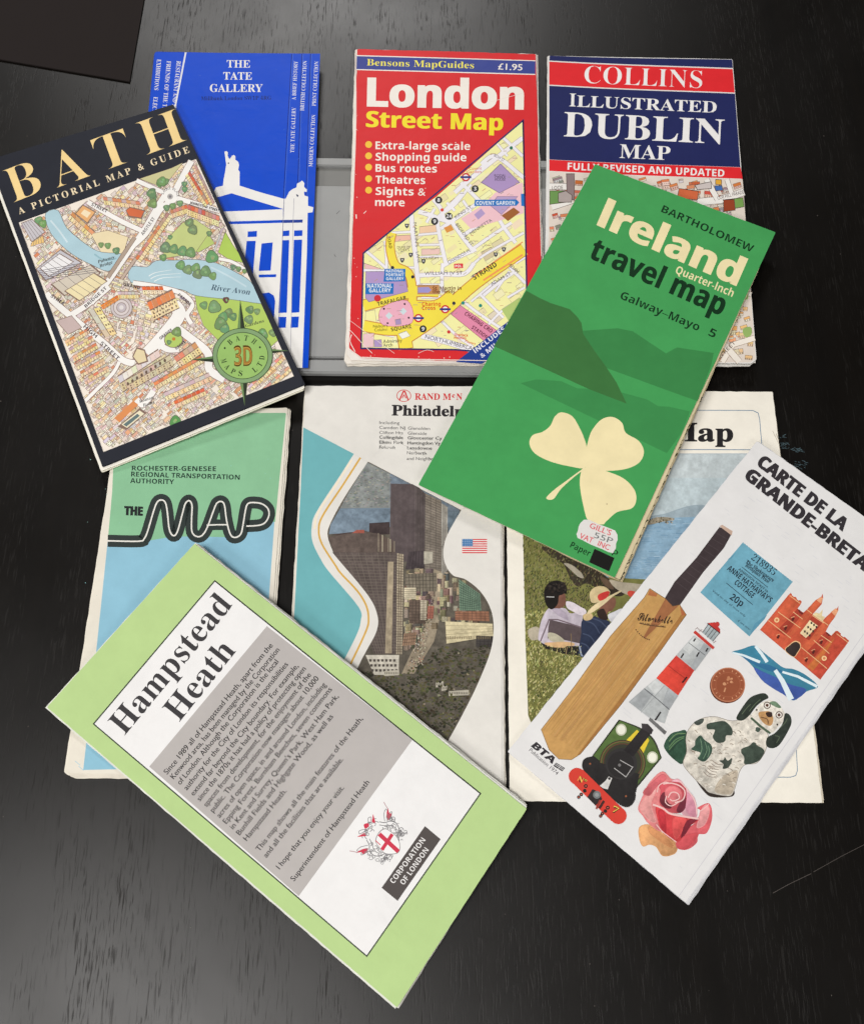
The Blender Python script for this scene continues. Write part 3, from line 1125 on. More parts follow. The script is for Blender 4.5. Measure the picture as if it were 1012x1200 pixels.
for c in (z8(342, 290), z8(300, 316), z8(405, 322), z8(323, 146), z8(802, 263), z8(762, 288)):
    pm.poly([(c[0] - 2.6, c[1] - 2.6), (c[0] + 2.6, c[1] - 2.6), (c[0] + 2, c[1] + 1), (c[0], c[1] + 3), (c[0] - 2, c[1] + 1)], (70, 70, 76))
    pm.ell((c[0], c[1] - .6), .9, (220, 220, 214))
pm.ell(z8(178, 504), 4, (208, 50, 60))
for c in (z8(380, 602), z8(512, 558), z7(614, 664)):
    pm.ell(c, 5, (208, 50, 56))
    pm.ell(c, 3.2, (240, 236, 238))
    pm.poly([(c[0] - 6.4, c[1] - 1.2), (c[0] + 6.4, c[1] - 1.2), (c[0] + 6.4, c[1] + 1.2), (c[0] - 6.4, c[1] + 1.2)], (48, 60, 130))
pm.poly(z8((556, 333), (600, 331), (600, 354), (556, 356)), (222, 50, 60))
pm.text('POL', z8(562, 351), z8(594, 350), 3, (250, 240, 236), 'bold')
BLB = (34, 116, 192)
pm.poly(z8((213, 358), (316, 358), (314, 420), (208, 422)), BLB)
for i, s in enumerate(('NATIONAL', 'PORTRAIT', 'GALLERY')):
    pm.text(s, z8(220, 376 + i * 19), z8(308, 376 + i * 19), 3.4, (236, 240, 246), 'bold')
pm.poly(z8((120, 430), (258, 430), (256, 482), (118, 484)), BLB)
for i, s in enumerate(('NATIONAL', 'GALLERY')):
    pm.text(s, z8(128 + i * 8, 452 + i * 23), z8(250 - i * 6, 451 + i * 23), 4.6, (236, 240, 246), 'bold')
pm.poly(z7((658, 776), (864, 774), (878, 789), (864, 805), (656, 806)), BLB)
pm.text('COVENT GARDEN', z7(665, 801), z7(856, 800), 4.4, (236, 240, 246), 'bold')
pm.poly(z7((886, 746), (903, 746), (904, 808), (888, 806)), BLB)
pm.line([reg[0], z8(905, 0), z8(914, 420), z8(916, 560), z8(640, 764), z8(560, 758), z8(97, 752), z8(108, 281), z8(330, 100), reg[0], z8(905, 0)], 1.9, (52, 44, 100))
pbx = L.part('corner_flash')
pbx.poly([z8(565, 818), z8(800, 636), z8(995, 480), z8(1000, 560), z8(1003, 640), z8(690, 828)], (38, 64, 142))
pbx.text('INCLUDES CENTRAL', z8(662, 776), z8(960, 545), 5.4, (232, 234, 242), 'bold')
pbx.text('& MILLENNIUM', z8(694, 800), z8(920, 624), 5.4, (232, 234, 242), 'bold')
# wear along the folds
pw = pc
for pts, w in (([(406, 383), (414, 391), (424, 402), (436, 414)], .7), ([(408, 374), (424, 386), (448, 404), (462, 414)], .45), ([(412, 392), (410, 400), (416, 412)], 1.0), ([(416, 62), (417, 140), (413, 250), (409, 330)], 1.0),
               ([(424, 418.5), (470, 420.5), (540, 422), (620, 423.5)], .9), ([(490, 414), (500, 410), (508, 412)], .5), ([(629.5, 64), (631, 180), (634, 300)], .7), ([(426, 250), (429, 247)], .8), ([(575, 119), (612, 109)], .5), ([(417, 251), (417.5, 256)], 1.4)):
    pw.line(pts, w, (238, 222, 214), smooth=3)
for i in range(30):
    x, y = random.choice(((random.uniform(414, 420), random.uniform(60, 410)), (random.uniform(420, 630), random.uniform(415, 421)), (random.uniform(420, 600), random.uniform(150, 300))))
    if not inside((x, y), reg):
        pw.ell((x, y), random.uniform(.3, .8), (236, 200, 190), n=6)

# ================================================================== DUBLIN map
q = [(642, 65), (858, 69), (886, 427), (638, 431)]
L = Leaf('illustrated_map', q, (7.0, 7.2, 7.6, 7.6), 'navy and red map with white serif title, right of the red street map',
         'folded map', (0, (('sin', 0.25, 1.0, 0.3), ('pow', 0.7, -8))), M_CARD)
zd = zoomf(630, 50, 3.748)
NAVY = (36, 42, 92)
RD = (226, 44, 50)
pg = L.part('folded_pages', M_PAGE)
pg.slab([(641, 66), (857, 70), (884, 424), (878, 429), (640, 432)], 2.3, 0.5, (222, 220, 214), (205, 200, 190), 0.4)
pg.slab([(641, 66), (857, 70), (885, 425), (868, 426), (640, 428)], 1.1, 0.5, (226, 222, 216), (205, 200, 190), 0.4)
pc = L.part('front_cover')
pc.slab(rounded([(641.5, 65), (858, 69), (886, 421), (880, 426), (760, 424), (637, 426)], 1.5), 0.0, 0.35, (228, 226, 222), (225, 222, 216), 0.15)
pp = L.part('printed_cover')
pp.poly(zd((52, 56), (853, 73), (856, 110), (50, 77)), NAVY)
pp.poly(zd((50, 82), (855, 115), (864, 218), (50, 183)), RD)
pp.poly(zd((50, 188), (865, 223), (889, 546), (50, 512)), NAVY)
pp.poly(zd((50, 513), (890, 547), (899, 597), (50, 562)), RD)
pt = L.part('title_lettering')
WT = (240, 238, 236)
pt.text('COLLINS', zd(203, 176), zd(720, 199), 20.5, WT, 'serif', -0.012)
pt.text('I', zd(138, 278), zd(166, 279), 15, WT, 'serif')
pt.text('LLUSTRATED', zd(171, 280), zd(784, 307), 13.2, WT, 'serif')
pt.text('DUBLIN', zd(112, 410), zd(815, 444), 28.5, WT, 'serif')
pt.text('MAP', zd(358, 505), zd(580, 515), 16, WT, 'serif')
pt.text('FULLY REVISED AND UPDATED', zd(130, 557), zd(818, 588), 8.4, WT, 'bold')
pic = L.part('town_picture')
reg = [zd(52, 565), zd(899, 599), (885, 420), (879, 424.5), (640, 424)]
pic.poly(reg, (226, 214, 202))


def house(P, c, w, h, rot, roof, wall, line=(96, 76, 70), lay=0, win=True):
    cr, sr = math.cos(rot), math.sin(rot)
    T = lambda x, y: (c[0] + x * cr - y * sr, c[1] + x * sr + y * cr)
    P.poly([T(-.5 * w, -.5 * h), T(.5 * w, -.5 * h), T(.5 * w, .5 * h), T(-.5 * w, .5 * h)], line, lay)
    e = 0.35
    m = random.uniform(-.12, .2) * h
    P.poly([T(-.5 * w + e, -.5 * h + e), T(.5 * w - e, -.5 * h + e), T(.5 * w - e, m), T(-.5 * w + e, m)], roof, lay + .35)
    P.poly([T(-.5 * w + e, m + .3), T(.5 * w - e, m + .3), T(.5 * w - e, .5 * h - e), T(-.5 * w + e, .5 * h - e)], wall, lay + .35)
    if win and h > 5:
        n = max(1, int(w / 2.2))
        for i in range(n):
            x = -.5 * w + (i + .5) * w / n
            for y in ((m + .5 * h) / 2,):
                P.poly([T(x - .4, y - .8), T(x + .4, y - .8), T(x + .4, y + .8), T(x - .4, y + .8)], line, lay + .6)


for i in range(900):
    p = (random.uniform(640, 890), random.uniform(198, 424))
    if p[1] > 300 and p[0] < 800:
        continue
    w, h = random.uniform(5, 11), random.uniform(4, 8)
    if all(inside((p[0] + a * w * .6, p[1] + b * h * .6), reg) for a in (-1, 1) for b in (-1, 1)):
        if p[1] > 350:
            rf, wl = random.choice((((232, 190, 140), (238, 214, 176)), ((236, 176, 120), (240, 226, 206)), ((224, 200, 170), (236, 224, 200)))), None
            rf, wl = rf
        else:
            rf, wl = random.choice((((206, 98, 64), (232, 196, 176)), ((224, 140, 96), (236, 216, 200)), ((190, 178, 172), (226, 218, 210)), ((216, 120, 80), (222, 190, 170)), ((150, 140, 140), (212, 206, 204))))
        house(pic, p, w, h, random.choice((-.12, .08, -.3)), jc(rf, 14), jc(wl, 10), lay=L.n + random.random() * 3)
L.n += 5
for pts, w in ((((700, 700), (800, 690), (905, 655)), 8), (((740, 600), (790, 690)), 6), (((830, 600), (850, 660)), 5), (((50, 630), (135, 632)), 7), (((60, 720), (150, 690)), 8)):
    pic.line(zd(*pts), w + 1, (120, 104, 100))
    pic.line(zd(*pts), w, (238, 234, 228))
for r, c in ((((52, 650), (120, 650), (125, 700), (52, 710)), (110, 150, 84)), (((812, 690), (900, 680), (905, 720), (850, 730)), (120, 160, 84)), (((125, 575), (160, 575), (160, 690), (128, 690)), (142, 124, 124)), (((775, 628), (808, 628), (812, 648), (780, 650)), (70, 110, 176)), (((780, 600), (806, 602), (806, 624), (780, 622)), (226, 170, 60)),
             (((815, 690), (862, 688), (866, 735), (815, 742)), (150, 66, 40)), (((90, 660), (122, 650), (150, 670), (148, 700), (90, 700)), (176, 164, 160)), (((620, 640), (705, 652), (700, 690), (612, 682)), (206, 104, 66)), (((690, 625), (760, 610), (762, 640), (700, 645)), (206, 196, 192))):
    pic.poly(zd(*r), c)
    pic.line(zd(*r), .7, (90, 76, 70), closed=True)
pic.text('LOOE', zd(62, 645), zd(110, 643), 4.2, (90, 80, 76), 'sans')
pic.text('COR HILL PARADE', zd(790, 690), zd(905, 662), 4.2, (90, 80, 76), 'sans')
for pts, w in (([(838, 372), (862, 340), (880, 345)], 5), ([(846, 424), (858, 404), (884, 396)], 6), ([(842, 396), (866, 424)], 7)):
    pic.line(pts, w + 1, (150, 126, 104))
    pic.line(pts, w, (240, 232, 220))
pic.spoly([(870, 386), (879, 383), (880, 392), (873, 395)], (150, 180, 104))
pic.spoly([(868, 334), (875, 336), (876, 350), (869, 348)], (160, 186, 112))
pic.text('STREET', (843, 421), (862, 402), 4.2, (110, 94, 84), 'sans')

# ================================================================== BATH map
q = [(-17, 188), (203, 122), (360, 456), (118, 555)]
L = Leaf('pictorial_map', q, (3.2, 9.6, 9.8, 6.4), 'black pictorial map with gold serif title and round green compass badge',
         'folded map', (90, (('sin', 0.2, 1.0, 0.0),)), M_CARD)
BK = (44, 46, 54)
GOLD = (250, 214, 150)
pg = L.part('folded_pages', M_PAGE)
pg.slab(rounded(inset(q, 1.2, 5, 3, 2.0), 3), 2.2, 0.55, (232, 226, 208), (226, 218, 190), 0.25)
pg.slab(rounded(inset(q, 1.0, 4, 2.5, 0.5), 3), 1.2, 0.45, (240, 236, 224), (236, 228, 200), 0.2)
pg.slab(rounded(inset(q, 1.0, 3, 1.5, 2.2), 3), 0.45, 0.35, (242, 238, 226), (190, 176, 120), 0.2)
pc = L.part('front_cover')
cq = inset(q, 4.0, 0, 0, 6.0)
pc.slab(rounded(cq, 2), 0.0, 0.35, BK, (60, 60, 64), 0.1)
z1, z2, z3, z4, z5 = zoomf(0, 0, 2.53), zoomf(0, 120, 5.06), zoomf(160, 170, 4.819), zoomf(0, 330, 5.0), zoomf(180, 350, 5.06)
pt = L.part('title_lettering')
up = (-14.2, -38.6)
for ch, a, b, h in (('B', (16.2, 237.6), (51, 224), 40.5), ('A', (67, 220.3), (106.3, 206.2), 40.5), ('T', (119.3, 201.4), (157.4, 187.6), 40.5), ('H', (172, 181.8), (219, 164.4), 40.5)):
    pt.text(ch, a, b, h, GOLD, 'serif', -0.012, up=up, res=8)
pt.text('A PICTORIAL MAP & GUIDE', (22.7, 251.0), (222.5, 178.2), 7.6, (240, 222, 186), 'serif', track=True, up=up)
pic = L.part('town_picture')
PQ = [z2(110, 712), z3(336, 78), z5(832, 462), z4(606, 1001)]
pic.poly(PQ, (241, 231, 218))
ang0 = math.atan2(PQ[1][1] - PQ[0][1], PQ[1][0] - PQ[0][0])
LN = (134, 110, 98)
ROOF = [(216, 198, 188), (226, 196, 166), (224, 176, 140), (214, 150, 116), (206, 196, 194), (226, 212, 196), (232, 218, 196), (234, 216, 180), (200, 184, 178), (240, 222, 176), (222, 208, 200), (228, 216, 210)]
WALL = [(246, 236, 214), (244, 228, 190), (240, 230, 220), (248, 240, 226), (234, 220, 206)]
for i in range(3400):
    u, v = random.random(), random.random()
    p = quad_uv(PQ, u, v)
    rot = ang0 + random.choice((-.42, -.42, -.36)) if (u - .5) ** 2 + (v - .4) ** 2 > .08 else ang0 + .62
    w, h = random.uniform(4, 9), random.uniform(4, 7.5)
    cr = [(p[0] + (a * w * .52) * math.cos(rot) - b * h * .52 * math.sin(rot), p[1] + a * w * .52 * math.sin(rot) + b * h * .52 * math.cos(rot)) for a in (-1, 1) for b in (-1, 1)]
    if all(inside(c, PQ) for c in cr):
        house(pic, p, w, h, rot, jc(random.choice(ROOF), 12), jc(random.choice(WALL), 8), LN, lay=L.n + v * 260 + random.random() * 10)
L.n += 275


def road(pts, w, col=(246, 242, 238), edge=(170, 140, 132)):
    pic.line(pts, w + 1.3, edge, smooth=5)
    pic.L.n -= 0.7


def row(a, b, n, dep, roofs, walls, flip=0):
    """a terrace: n houses from a to b, dep = facade vector in px"""
    for i in range(n):
        p, r = lerp(a, b, i / n), lerp(a, b, (i + .93) / n)
        D = lambda s, k: (s[0] + dep[0] * k, s[1] + dep[1] * k)
        pic.poly([D(p, -.08), D(r, -.08), D(r, 1.05), D(p, 1.05)], LN)
        pic.poly([D(p, 0), D(r, 0), D(r, .42), D(p, .42)], jc(random.choice(roofs), 14))
        pic.poly([D(p, .48), D(r, .48), D(r, 1), D(p, 1)], jc(random.choice(walls), 8))
        m = lerp(p, r, .5)
        for k in (.62, .85):
            pic.poly([D(lerp(p, r, .35), k - .05), D(lerp(p, r, .6), k - .05), D(lerp(p, r, .6), k + .08), D(lerp(p, r, .35), k + .08)], (130, 104, 90))


def tree(c, r, col=(118, 150, 106)):
    r = r * .86
    P = [(c[0] + r * (1 + .12 * math.sin(3 * a + r)) * math.cos(a), c[1] + r * (1 + .12 * math.sin(3 * a + r)) * math.sin(a)) for a in np.linspace(0, 2 * math.pi, 16)[:-1]]
    pic.poly([(c[0] + (x - c[0]) * 1.12, c[1] + (y - c[1]) * 1.12) for x, y in P], (100, 112, 86))
    pic.poly(P, jc(col, 10))
    for k in range(3):
        pic.ell((c[0] + random.uniform(-.5, .5) * r, c[1] + random.uniform(-.6, .3) * r), r * .28, jc((142, 172, 122), 10), n=7)


RIV = (176, 206, 216)
WTR = (246, 241, 236)
# greens
for pts, c in ((z3((500, 490), (540, 560), (615, 665), (530, 650), (455, 600)), (176, 204, 96)), (z3((290, 500), (390, 480), (440, 555), (350, 605), (270, 570)), (186, 204, 120)), (z3((165, 540), (260, 440), (330, 420), (420, 480), (330, 610), (150, 640)), (196, 206, 136)),
               (z3((330, 850), (560, 872), (700, 892), (800, 1100), (700, 1190), (480, 1120), (380, 1020), (345, 930)), (178, 204, 104)), (z3((20, 190), (110, 225), (190, 190), (260, 100), (200, 130)), (204, 200, 150)),
               (z2((540, 780), (600, 890), (730, 900), (760, 800), (640, 760)), (236, 220, 180))):
    pic.line(pts, .9, LN, closed=True)
    pic.poly(pts, c)
# river
up_ = [z2(275, 655), z2(345, 642), z2(395, 745), z2(520, 850), z2(605, 890), z2(722, 900), z2(700, 950), z2(642, 1000), z2(545, 962), z2(430, 900), z2(325, 805), z2(280, 725)]
dn_ = [z3(-30, 690), z3(60, 690), z3(110, 655), z3(220, 652), z3(330, 648), z3(450, 668), z3(560, 720), z3(645, 775), z3(705, 880), z3(690, 893), z3(560, 874), z3(340, 850), z3(265, 818), z3(150, 800), z3(-30, 775)]
for P in (up_, dn_):
    pic.line(smooth_path(P, 3, True), 1.2, (120, 120, 116), closed=True)
    pic.poly(smooth_path(P, 3, True), RIV)
for pts in (z3((80, 755), (130, 735), (250, 725)), z3((100, 770), (150, 750), (250, 745)), z3((70, 740), (110, 720), (200, 705))):
    pic.line(pts, 1.1, (232, 238, 238), smooth=4, w1=.3)
for pts, w, c in ((z2((300, 700), (350, 760), (400, 830)), 2, (206, 224, 230)), (z2((560, 900), (620, 935), (690, 925)), 2, (150, 186, 196)), (z3((420, 690), (520, 740), (620, 800)), 2, (196, 218, 226))):
    pic.line(pts, w, c, smooth=4)
# streets
ST_ = [(z2((520, 590), (620, 650), (730, 710), (850, 765)), 5.5), (z2((540, 1190), (650, 1050), (760, 890), (850, 765), (940, 610), (1000, 520)), 6.5), (z3((190, 285), (110, 250), (0, 200)), 5), (z3((215, 265), (255, 190), (310, 90)), 7), (z3((230, 300), (330, 330), (470, 372)), 5.5),
       (z3((190, 320), (130, 370), (60, 490), (-10, 560)), 6.5), (z4((640, 30), (520, 130), (420, 195)), 6.5), (z4((270, 70), (340, 140), (430, 215), (520, 290), (620, 370), (720, 460), (790, 480)), 7.5), (z3((-20, 778), (120, 800), (255, 838), (315, 900), (285, 960), (310, 1010)), 5),
       (z3((210, 900), (240, 960), (150, 1080), (60, 1180)), 15), (z4((700, 470), (660, 540), (560, 640), (500, 700)), 4), (z5((120, 160), (200, 220), (320, 320), (330, 420), (420, 480)), 9), (z5((20, 260), (80, 300), (150, 300)), 7), (z4((900, 640), (840, 720), (800, 690)), 7), (z3((450, 640), (540, 660), (640, 720)), 3.5)]
for pts, w in ST_:
    pic.line(pts, w + 1.2, (150, 120, 112), smooth=5)
for pts, w in ST_:
    pic.line(pts, w, WTR, smooth=5)
pic.ell(z3(192, 285), 9.5, WTR)
pic.ell(z3(190, 291), 3.4, (180, 176, 172))
pic.ell(z3(190, 291), 1.6, (130, 126, 130))
# bridge with shops
pic.line(z2((640, 1040), (700, 950), (800, 800)), 5, LN)
pic.line(z2((640, 1040), (700, 950), (800, 800)), 3.8, (178, 160, 144))
pic.line(z2((720, 1050), (830, 890)), 4, LN)
pic.line(z2((720, 1050), (830, 890)), 3, (196, 176, 160))
# terraces
RO = [(212, 128, 92), (206, 110, 80), (222, 150, 116), (198, 150, 140)]
WA = [(240, 214, 150), (244, 226, 176), (236, 208, 170)]
row(z3(-6, 640), z3(175, 380), 11, (6, 5), RO, WA)
row(z3(190, 370), z3(285, 338), 6, (2.5, 9), RO, WA)
row(z3(290, 338), z3(470, 405), 9, (-1, 12), RO, WA)
row(z3(300, 150), z3(410, 330), 7, (-5, 5), RO, WA)
row(z3(335, 110), z3(440, 330), 8, (-4.5, 3), [(188, 160, 158), (206, 150, 120)], WA)
row(z2(610, 560), z2(830, 590), 8, (2, 9), [(214, 150, 110), (204, 180, 170)], WA)
row(z2(430, 650), z2(560, 770), 5, (-5, 8), [(220, 150, 100), (224, 176, 130)], WA)
pic.poly(z2((445, 660), (490, 605), (570, 650), (520, 720)), LN)
pic.poly(z2((452, 660), (492, 612), (563, 652), (518, 712)), (232, 178, 120))
pic.poly(z2((480, 660), (500, 635), (540, 655), (517, 685)), (246, 226, 190))
pic.poly(z2((745, 640), (770, 620), (860, 640), (840, 690), (760, 680)), LN)
pic.poly(z2((750, 642), (772, 625), (855, 645), (836, 684), (765, 672)), (212, 112, 74))
# market roofs by the river
for pts, c in ((z2((125, 715), (190, 690), (270, 770), (190, 830)), (200, 196, 200)), (z2((190, 830), (255, 790), (265, 830), (180, 855)), (238, 200, 130)), (z2((210, 990), (360, 870), (490, 950), (270, 1060)), (198, 196, 202)), (z2((235, 985), (355, 895), (440, 945), (290, 1035)), (238, 236, 236)),
               (z2((300, 1080), (540, 960), (600, 1010), (380, 1150)), (210, 200, 184)), (z2((380, 1120), (560, 1010), (640, 1060), (470, 1180)), (236, 222, 178))):
    pic.poly(pts, LN)
    c0 = np.mean(pts, 0)
    pic.poly([lerp(c0, p, .93) for p in pts], c)
    for k in range(1, 5):
        pic.line([lerp(pts[0], pts[1], k / 5), lerp(pts[3], pts[2], k / 5)], .5, (120, 112, 110))
for k in range(6):
    pic.line([z2(230 + k * 6, 1000 + k * 10), z2(480 + k * 20, 955 + k * 10)], .6, (110, 106, 112))
# dome, guildhall, empire hotel, abbey, baths
for r_, c in ((13, LN), (12.4, (206, 196, 196)), (9.6, LN), (9, (220, 210, 208)), (6, LN), (5.4, (198, 188, 192)), (2.6, (226, 220, 218))):
    pic.ell(z4(712, 152), r_, c)
row(z4(590, 140), z4(690, 80), 5, (2.5, 5), [(226, 130, 60)], [(232, 150, 80)])
row(z4(520, 170), z4(620, 330), 4, (13, -4), [(214, 200, 200), (206, 188, 176)], WA)
row(z4(690, 60), z4(810, 60), 6, (1, 8), [(206, 196, 190)], WA)
row(z3(30, 800), z3(150, 800), 5, (2, 9), [(226, 118, 66), (214, 104, 60)], [(244, 224, 190)])
row(z3(60, 890), z3(205, 820), 6, (8, 20), [(220, 132, 92)], [(238, 216, 170)])
for k in range(26):
    a, b = k % 7, k // 7
    pic.ell(z3(100 + a * 17, 930 + b * 22 - a * 9), .9, (92, 76, 66), n=6)
row(z4(690, 560), z4(930, 400), 9, (6, 17), [(226, 218, 206)], [(206, 190, 160), (222, 206, 176)])
row(z4(740, 580), z4(1000, 430), 8, (4, 12), [(200, 186, 160)], [(214, 196, 160)])
for k in range(9):
    pic.ell(z4(750 + k * 27, 600 - k * 17), 1.5, (110, 92, 80), ry=2.2, n=8)
pic.poly(z4((775, 440), (800, 385), (850, 400), (870, 470), (810, 490)), LN)
pic.poly(z4((782, 440), (804, 395), (845, 407), (860, 465), (812, 480)), (226, 210, 170))
pic.poly(z4((690, 850), (820, 740), (860, 770), (740, 870)), LN)
pic.poly(z4((712, 838), (818, 755), (845, 775), (745, 858)), (236, 226, 196))
pic.poly(z4((722, 838), (805, 775), (820, 787), (742, 850)), (104, 122, 122))
pic.poly(z4((670, 800), (780, 700), (810, 720), (700, 825)), (222, 146, 92))
pic.poly(z4((330, 230), (420, 200), (480, 270), (400, 310)), (200, 180, 176))
pic.line(z4((330, 230), (420, 200), (480, 270), (400, 310)), .6, LN, closed=True)
for k in range(6):
    row(z4(380 + k * 22, 350 + k * 45), z4(520 + k * 22, 270 + k * 45), 5, (2.6, 6), [(220, 140, 100), (206, 176, 170), (226, 190, 150)], WA)
row(z5(120, 350), z5(250, 260), 5, (8, 12), [(206, 176, 160), (222, 150, 110)], WA)
row(z5(0, 500), z5(280, 340), 10, (3, 8), [(226, 150, 100), (216, 130, 84)], WA)
row(z5(60, 560), z5(330, 440), 9, (4, 9), [(200, 190, 186), (206, 196, 196)], WA)
row(z5(120, 610), z5(300, 530), 7, (3, 8), [(222, 120, 74), (212, 100, 66)], WA)
row(z5(560, 520), z5(760, 330), 9, (5, 5), [(206, 196, 200), (226, 160, 130)], WA)
row(z5(640, 540), z5(800, 400), 6, (4, 5), [(196, 180, 180), (222, 170, 140)], WA)
row(z3(420, 640), z3(480, 470), 5, (5, 2), [(206, 188, 190)], [(222, 206, 200)])
# trees
for p, r in (((165, 580), 7), ((210, 588), 6), ((260, 600), 6.5), ((305, 608), 6.5), ((150, 635), 4.5), ((300, 440), 5.5), ((318, 480), 6), ((425, 632), 8), ((250, 680), 6), ((290, 705), 6), ((335, 695), 6), ((345, 730), 6), ((390, 715), 7), ((430, 740), 5), ((270, 220), 3.5), ((272, 250), 3.5), ((130, 220), 4),
             ((165, 205), 4), ((90, 260), 4), ((95, 300), 4.5), ((170, 355), 4), ((205, 345), 4), ((245, 330), 4), ((380, 905), 5), ((440, 915), 8), ((520, 950), 6), ((545, 970), 5), ((490, 970), 6), ((475, 1010), 8), ((500, 1040), 6), ((635, 985), 5.5), ((640, 930), 5), ((680, 940), 4), ((710, 1070), 7), ((770, 1060), 5), ((190, 520), 3), ((410, 500), 3.5), ((545, 690), 3.5), ((575, 700), 3.5), ((610, 712), 3)):
    tree(z3(*p), r)
for p, r in (((230, 700), 5), ((255, 720), 5), ((640, 850), 4), ((690, 880), 4.5), ((600, 845), 3.5), ((900, 540), 6), ((905, 600), 6), ((960, 470), 6)):
    tree(z2(*p), r)
tree(z3(505, 875), 4, (120, 66, 64))
tree(z5(130, 730), 7.5, (90, 150, 90))
pic.ell(z5(118, 245), 11, LN, ry=9.5)
pic.ell(z5(118, 245), 10.2, (180, 204, 110), ry=8.8)
tree(z5(138, 198), 6)
tree(z5(92, 260), 3)
pic.ell(z5(120, 240), 2, (200, 130, 60))
# lettering
DT = (84, 74, 78)
for s, a, b, h in (('HIGH', z4(487, 268), z4(560, 332), 4.4), ('STREET', z4(585, 365), z4(690, 462), 4.4), ('STREET', z2(540, 612), z2(632, 655), 4.0), ('BRIDGE ST', z4(505, 155), z4(628, 42), 3.8), ('GRAND', z4(722, 24), z4(818, 46), 4.0),
                   ('STREE', z4(295, 90), z4(370, 140), 4.0), ('PARADE', z3(232, 850), z3(300, 908), 3.6), ('ORANGE', z5(42, 245), z5(112, 190), 3.2), ('GROVE', z5(135, 305), z5(190, 262), 3.2), ('ARGYLE ST', z2(850, 790), z2(920, 690), 3.8), ('JOHNSTONE STREET', z3(300, 332), z3(465, 378), 3.0)):
    pic.text(s, a, b, h, DT, 'bold')
for s, a, b, h, st in (('River Avon', z3(418, 818), z3(638, 846), 6.6, 'sbi'), ('Pulteney', z2(582, 955), z2(680, 925), 3.6, 'sbi'), ('Bridge', z2(592, 980), z2(668, 955), 3.6, 'sbi'), ('Gardens', z3(615, 1030), z3(720, 1000), 3.6, 'sbi'), ('Roman', z4(818, 712), z4(900, 685), 3.4, 'sbi'), ('Baths', z4(840, 735), z4(905, 712), 3.4, 'sbi')):
    pic.text(s, a, b, h, (76, 96, 112) if 'R' in s[0] and 'A' in s else (70, 70, 66), st)
for i, ch in enumerate('LAURA PLACE'):
    a = math.radians(205 + i * 15)
    c = z3(190, 291)
    R = 8.0
    t = a + math.pi / 2
    p = (c[0] + R * math.cos(a), c[1] + R * math.sin(a))
    if ch != ' ':
        pic.text(ch, (p[0] - 1 * math.cos(t), p[1] - 1 * math.sin(t)), (p[0] + 1 * math.cos(t), p[1] + 1 * math.sin(t)), 3.0, DT, 'sans')
# the black border round the picture
bd = L.part('cover_border')
ci = inset(cq, .5, .5, .5, .5)
bd.poly([PQ[1], lerp(ci[1], ci[2], .150), lerp(ci[1], ci[2], .985), PQ[2]], BK)
bd.poly([PQ[2], lerp(ci[1], ci[2], .985), lerp(ci[2], ci[3], .012), lerp(ci[2], ci[3], .988), lerp(ci[0], ci[3], .985), PQ[3]], BK)
bd.poly([PQ[3], lerp(ci[0], ci[3], .985), lerp(ci[0], ci[3], .205), PQ[0]], BK)
# compass badge
cb = L.part('compass_badge')
C0 = z5(528, 340)
DG = (66, 84, 58)
for tip, s1, s2 in ((z5(513, 8), z5(497, 190), z5(542, 184)), (z5(222, 364), z5(356, 342), z5(356, 378)), (z5(803, 311), z5(700, 300), z5(698, 326)), (z5(541, 638), z5(512, 495), z5(556, 492))):
    cb.poly([tip, s1, s2], (52, 60, 46))
    cb.poly([tip, s1, lerp(s1, s2, .42)], (112, 142, 92))
cb.ell(C0, 35.4, DG, ry=32.6, n=48)
cb.ell(C0, 34.6, (132, 162, 116), ry=31.8, n=48)
cb.ell(C0, 30.2, DG, ry=27.6, n=48)
cb.ell(C0, 29.4, (152, 190, 108), ry=26.8, n=48)
for s, a0, da, inn in (('BATH', -131, 26, 0), ('MAPS LTD', 163, -22.3, 1)):
    for i, ch in enumerate(s):
        if ch == ' ':
            continue
        a = math.radians(a0 + i * da)
        R = 19.5 if not inn else 26.0
        d = (-math.sin(a), math.cos(a)) if not inn else (math.sin(a), -math.cos(a))
        p = (C0[0] + R * math.cos(a), C0[1] + R * .92 * math.sin(a))
        cb.text(ch, (p[0] - 2.3 * d[0], p[1] - 2.3 * d[1]), (p[0] + 2.3 * d[0], p[1] + 2.3 * d[1]), 6.2, (46, 60, 40), 'serif')
for a in (-155, -28):
    cb.ell((C0[0] + 23 * math.cos(math.radians(a)), C0[1] + 21 * math.sin(math.radians(a))), 1.2, (46, 60, 40))
cb.text('3D', z5(478, 400), z5(588, 397), 23, (92, 70, 26), 'bold', 0.02, res=4)
cb.text('3D', z5(481, 396), z5(585, 393), 21, (188, 150, 70), 'bold', -0.01, res=4)
cb.text('3D', z5(483, 394), z5(583, 391), 20, (160, 112, 50), 'bold', -0.035, res=4)
# ================================================================== ROCHESTER transit map
q = [(139.5, 487), (337.5, 478), (305, 910), (75, 908)]
L = Leaf('transit_map', q, (3.2, 3.2, 3.2, 3.4), 'green and blue transit map with a looping dark line title and white border',
         'folded map', (90, (('sin', 0.25, 1.0, 0.1), ('pow', 0.5, 7))), M_OLD)
zr = zoomf(70, 460, 3.614)
PW = (228, 222, 208)
pg = L.part('folded_pages', M_PAGE)
pg.slab(rounded([(141, 487), (340.5, 479), (308, 912), (84, 911), (75, 904)], 2), 2.0, 0.6, PW, (206, 198, 180), 0.5)
pg.slab(rounded([(140, 487), (341, 480), (309, 913), (88, 912.5), (76, 905)], 2), 1.0, 0.5, PW, (206, 198, 180), 0.5)
pg.slab(rounded([(139, 487), (339.5, 479), (307, 911), (80, 909), (75, 905)], 2), 0.45, 0.35, PW, (216, 208, 192), 0.4)
pc = L.part('front_cover')
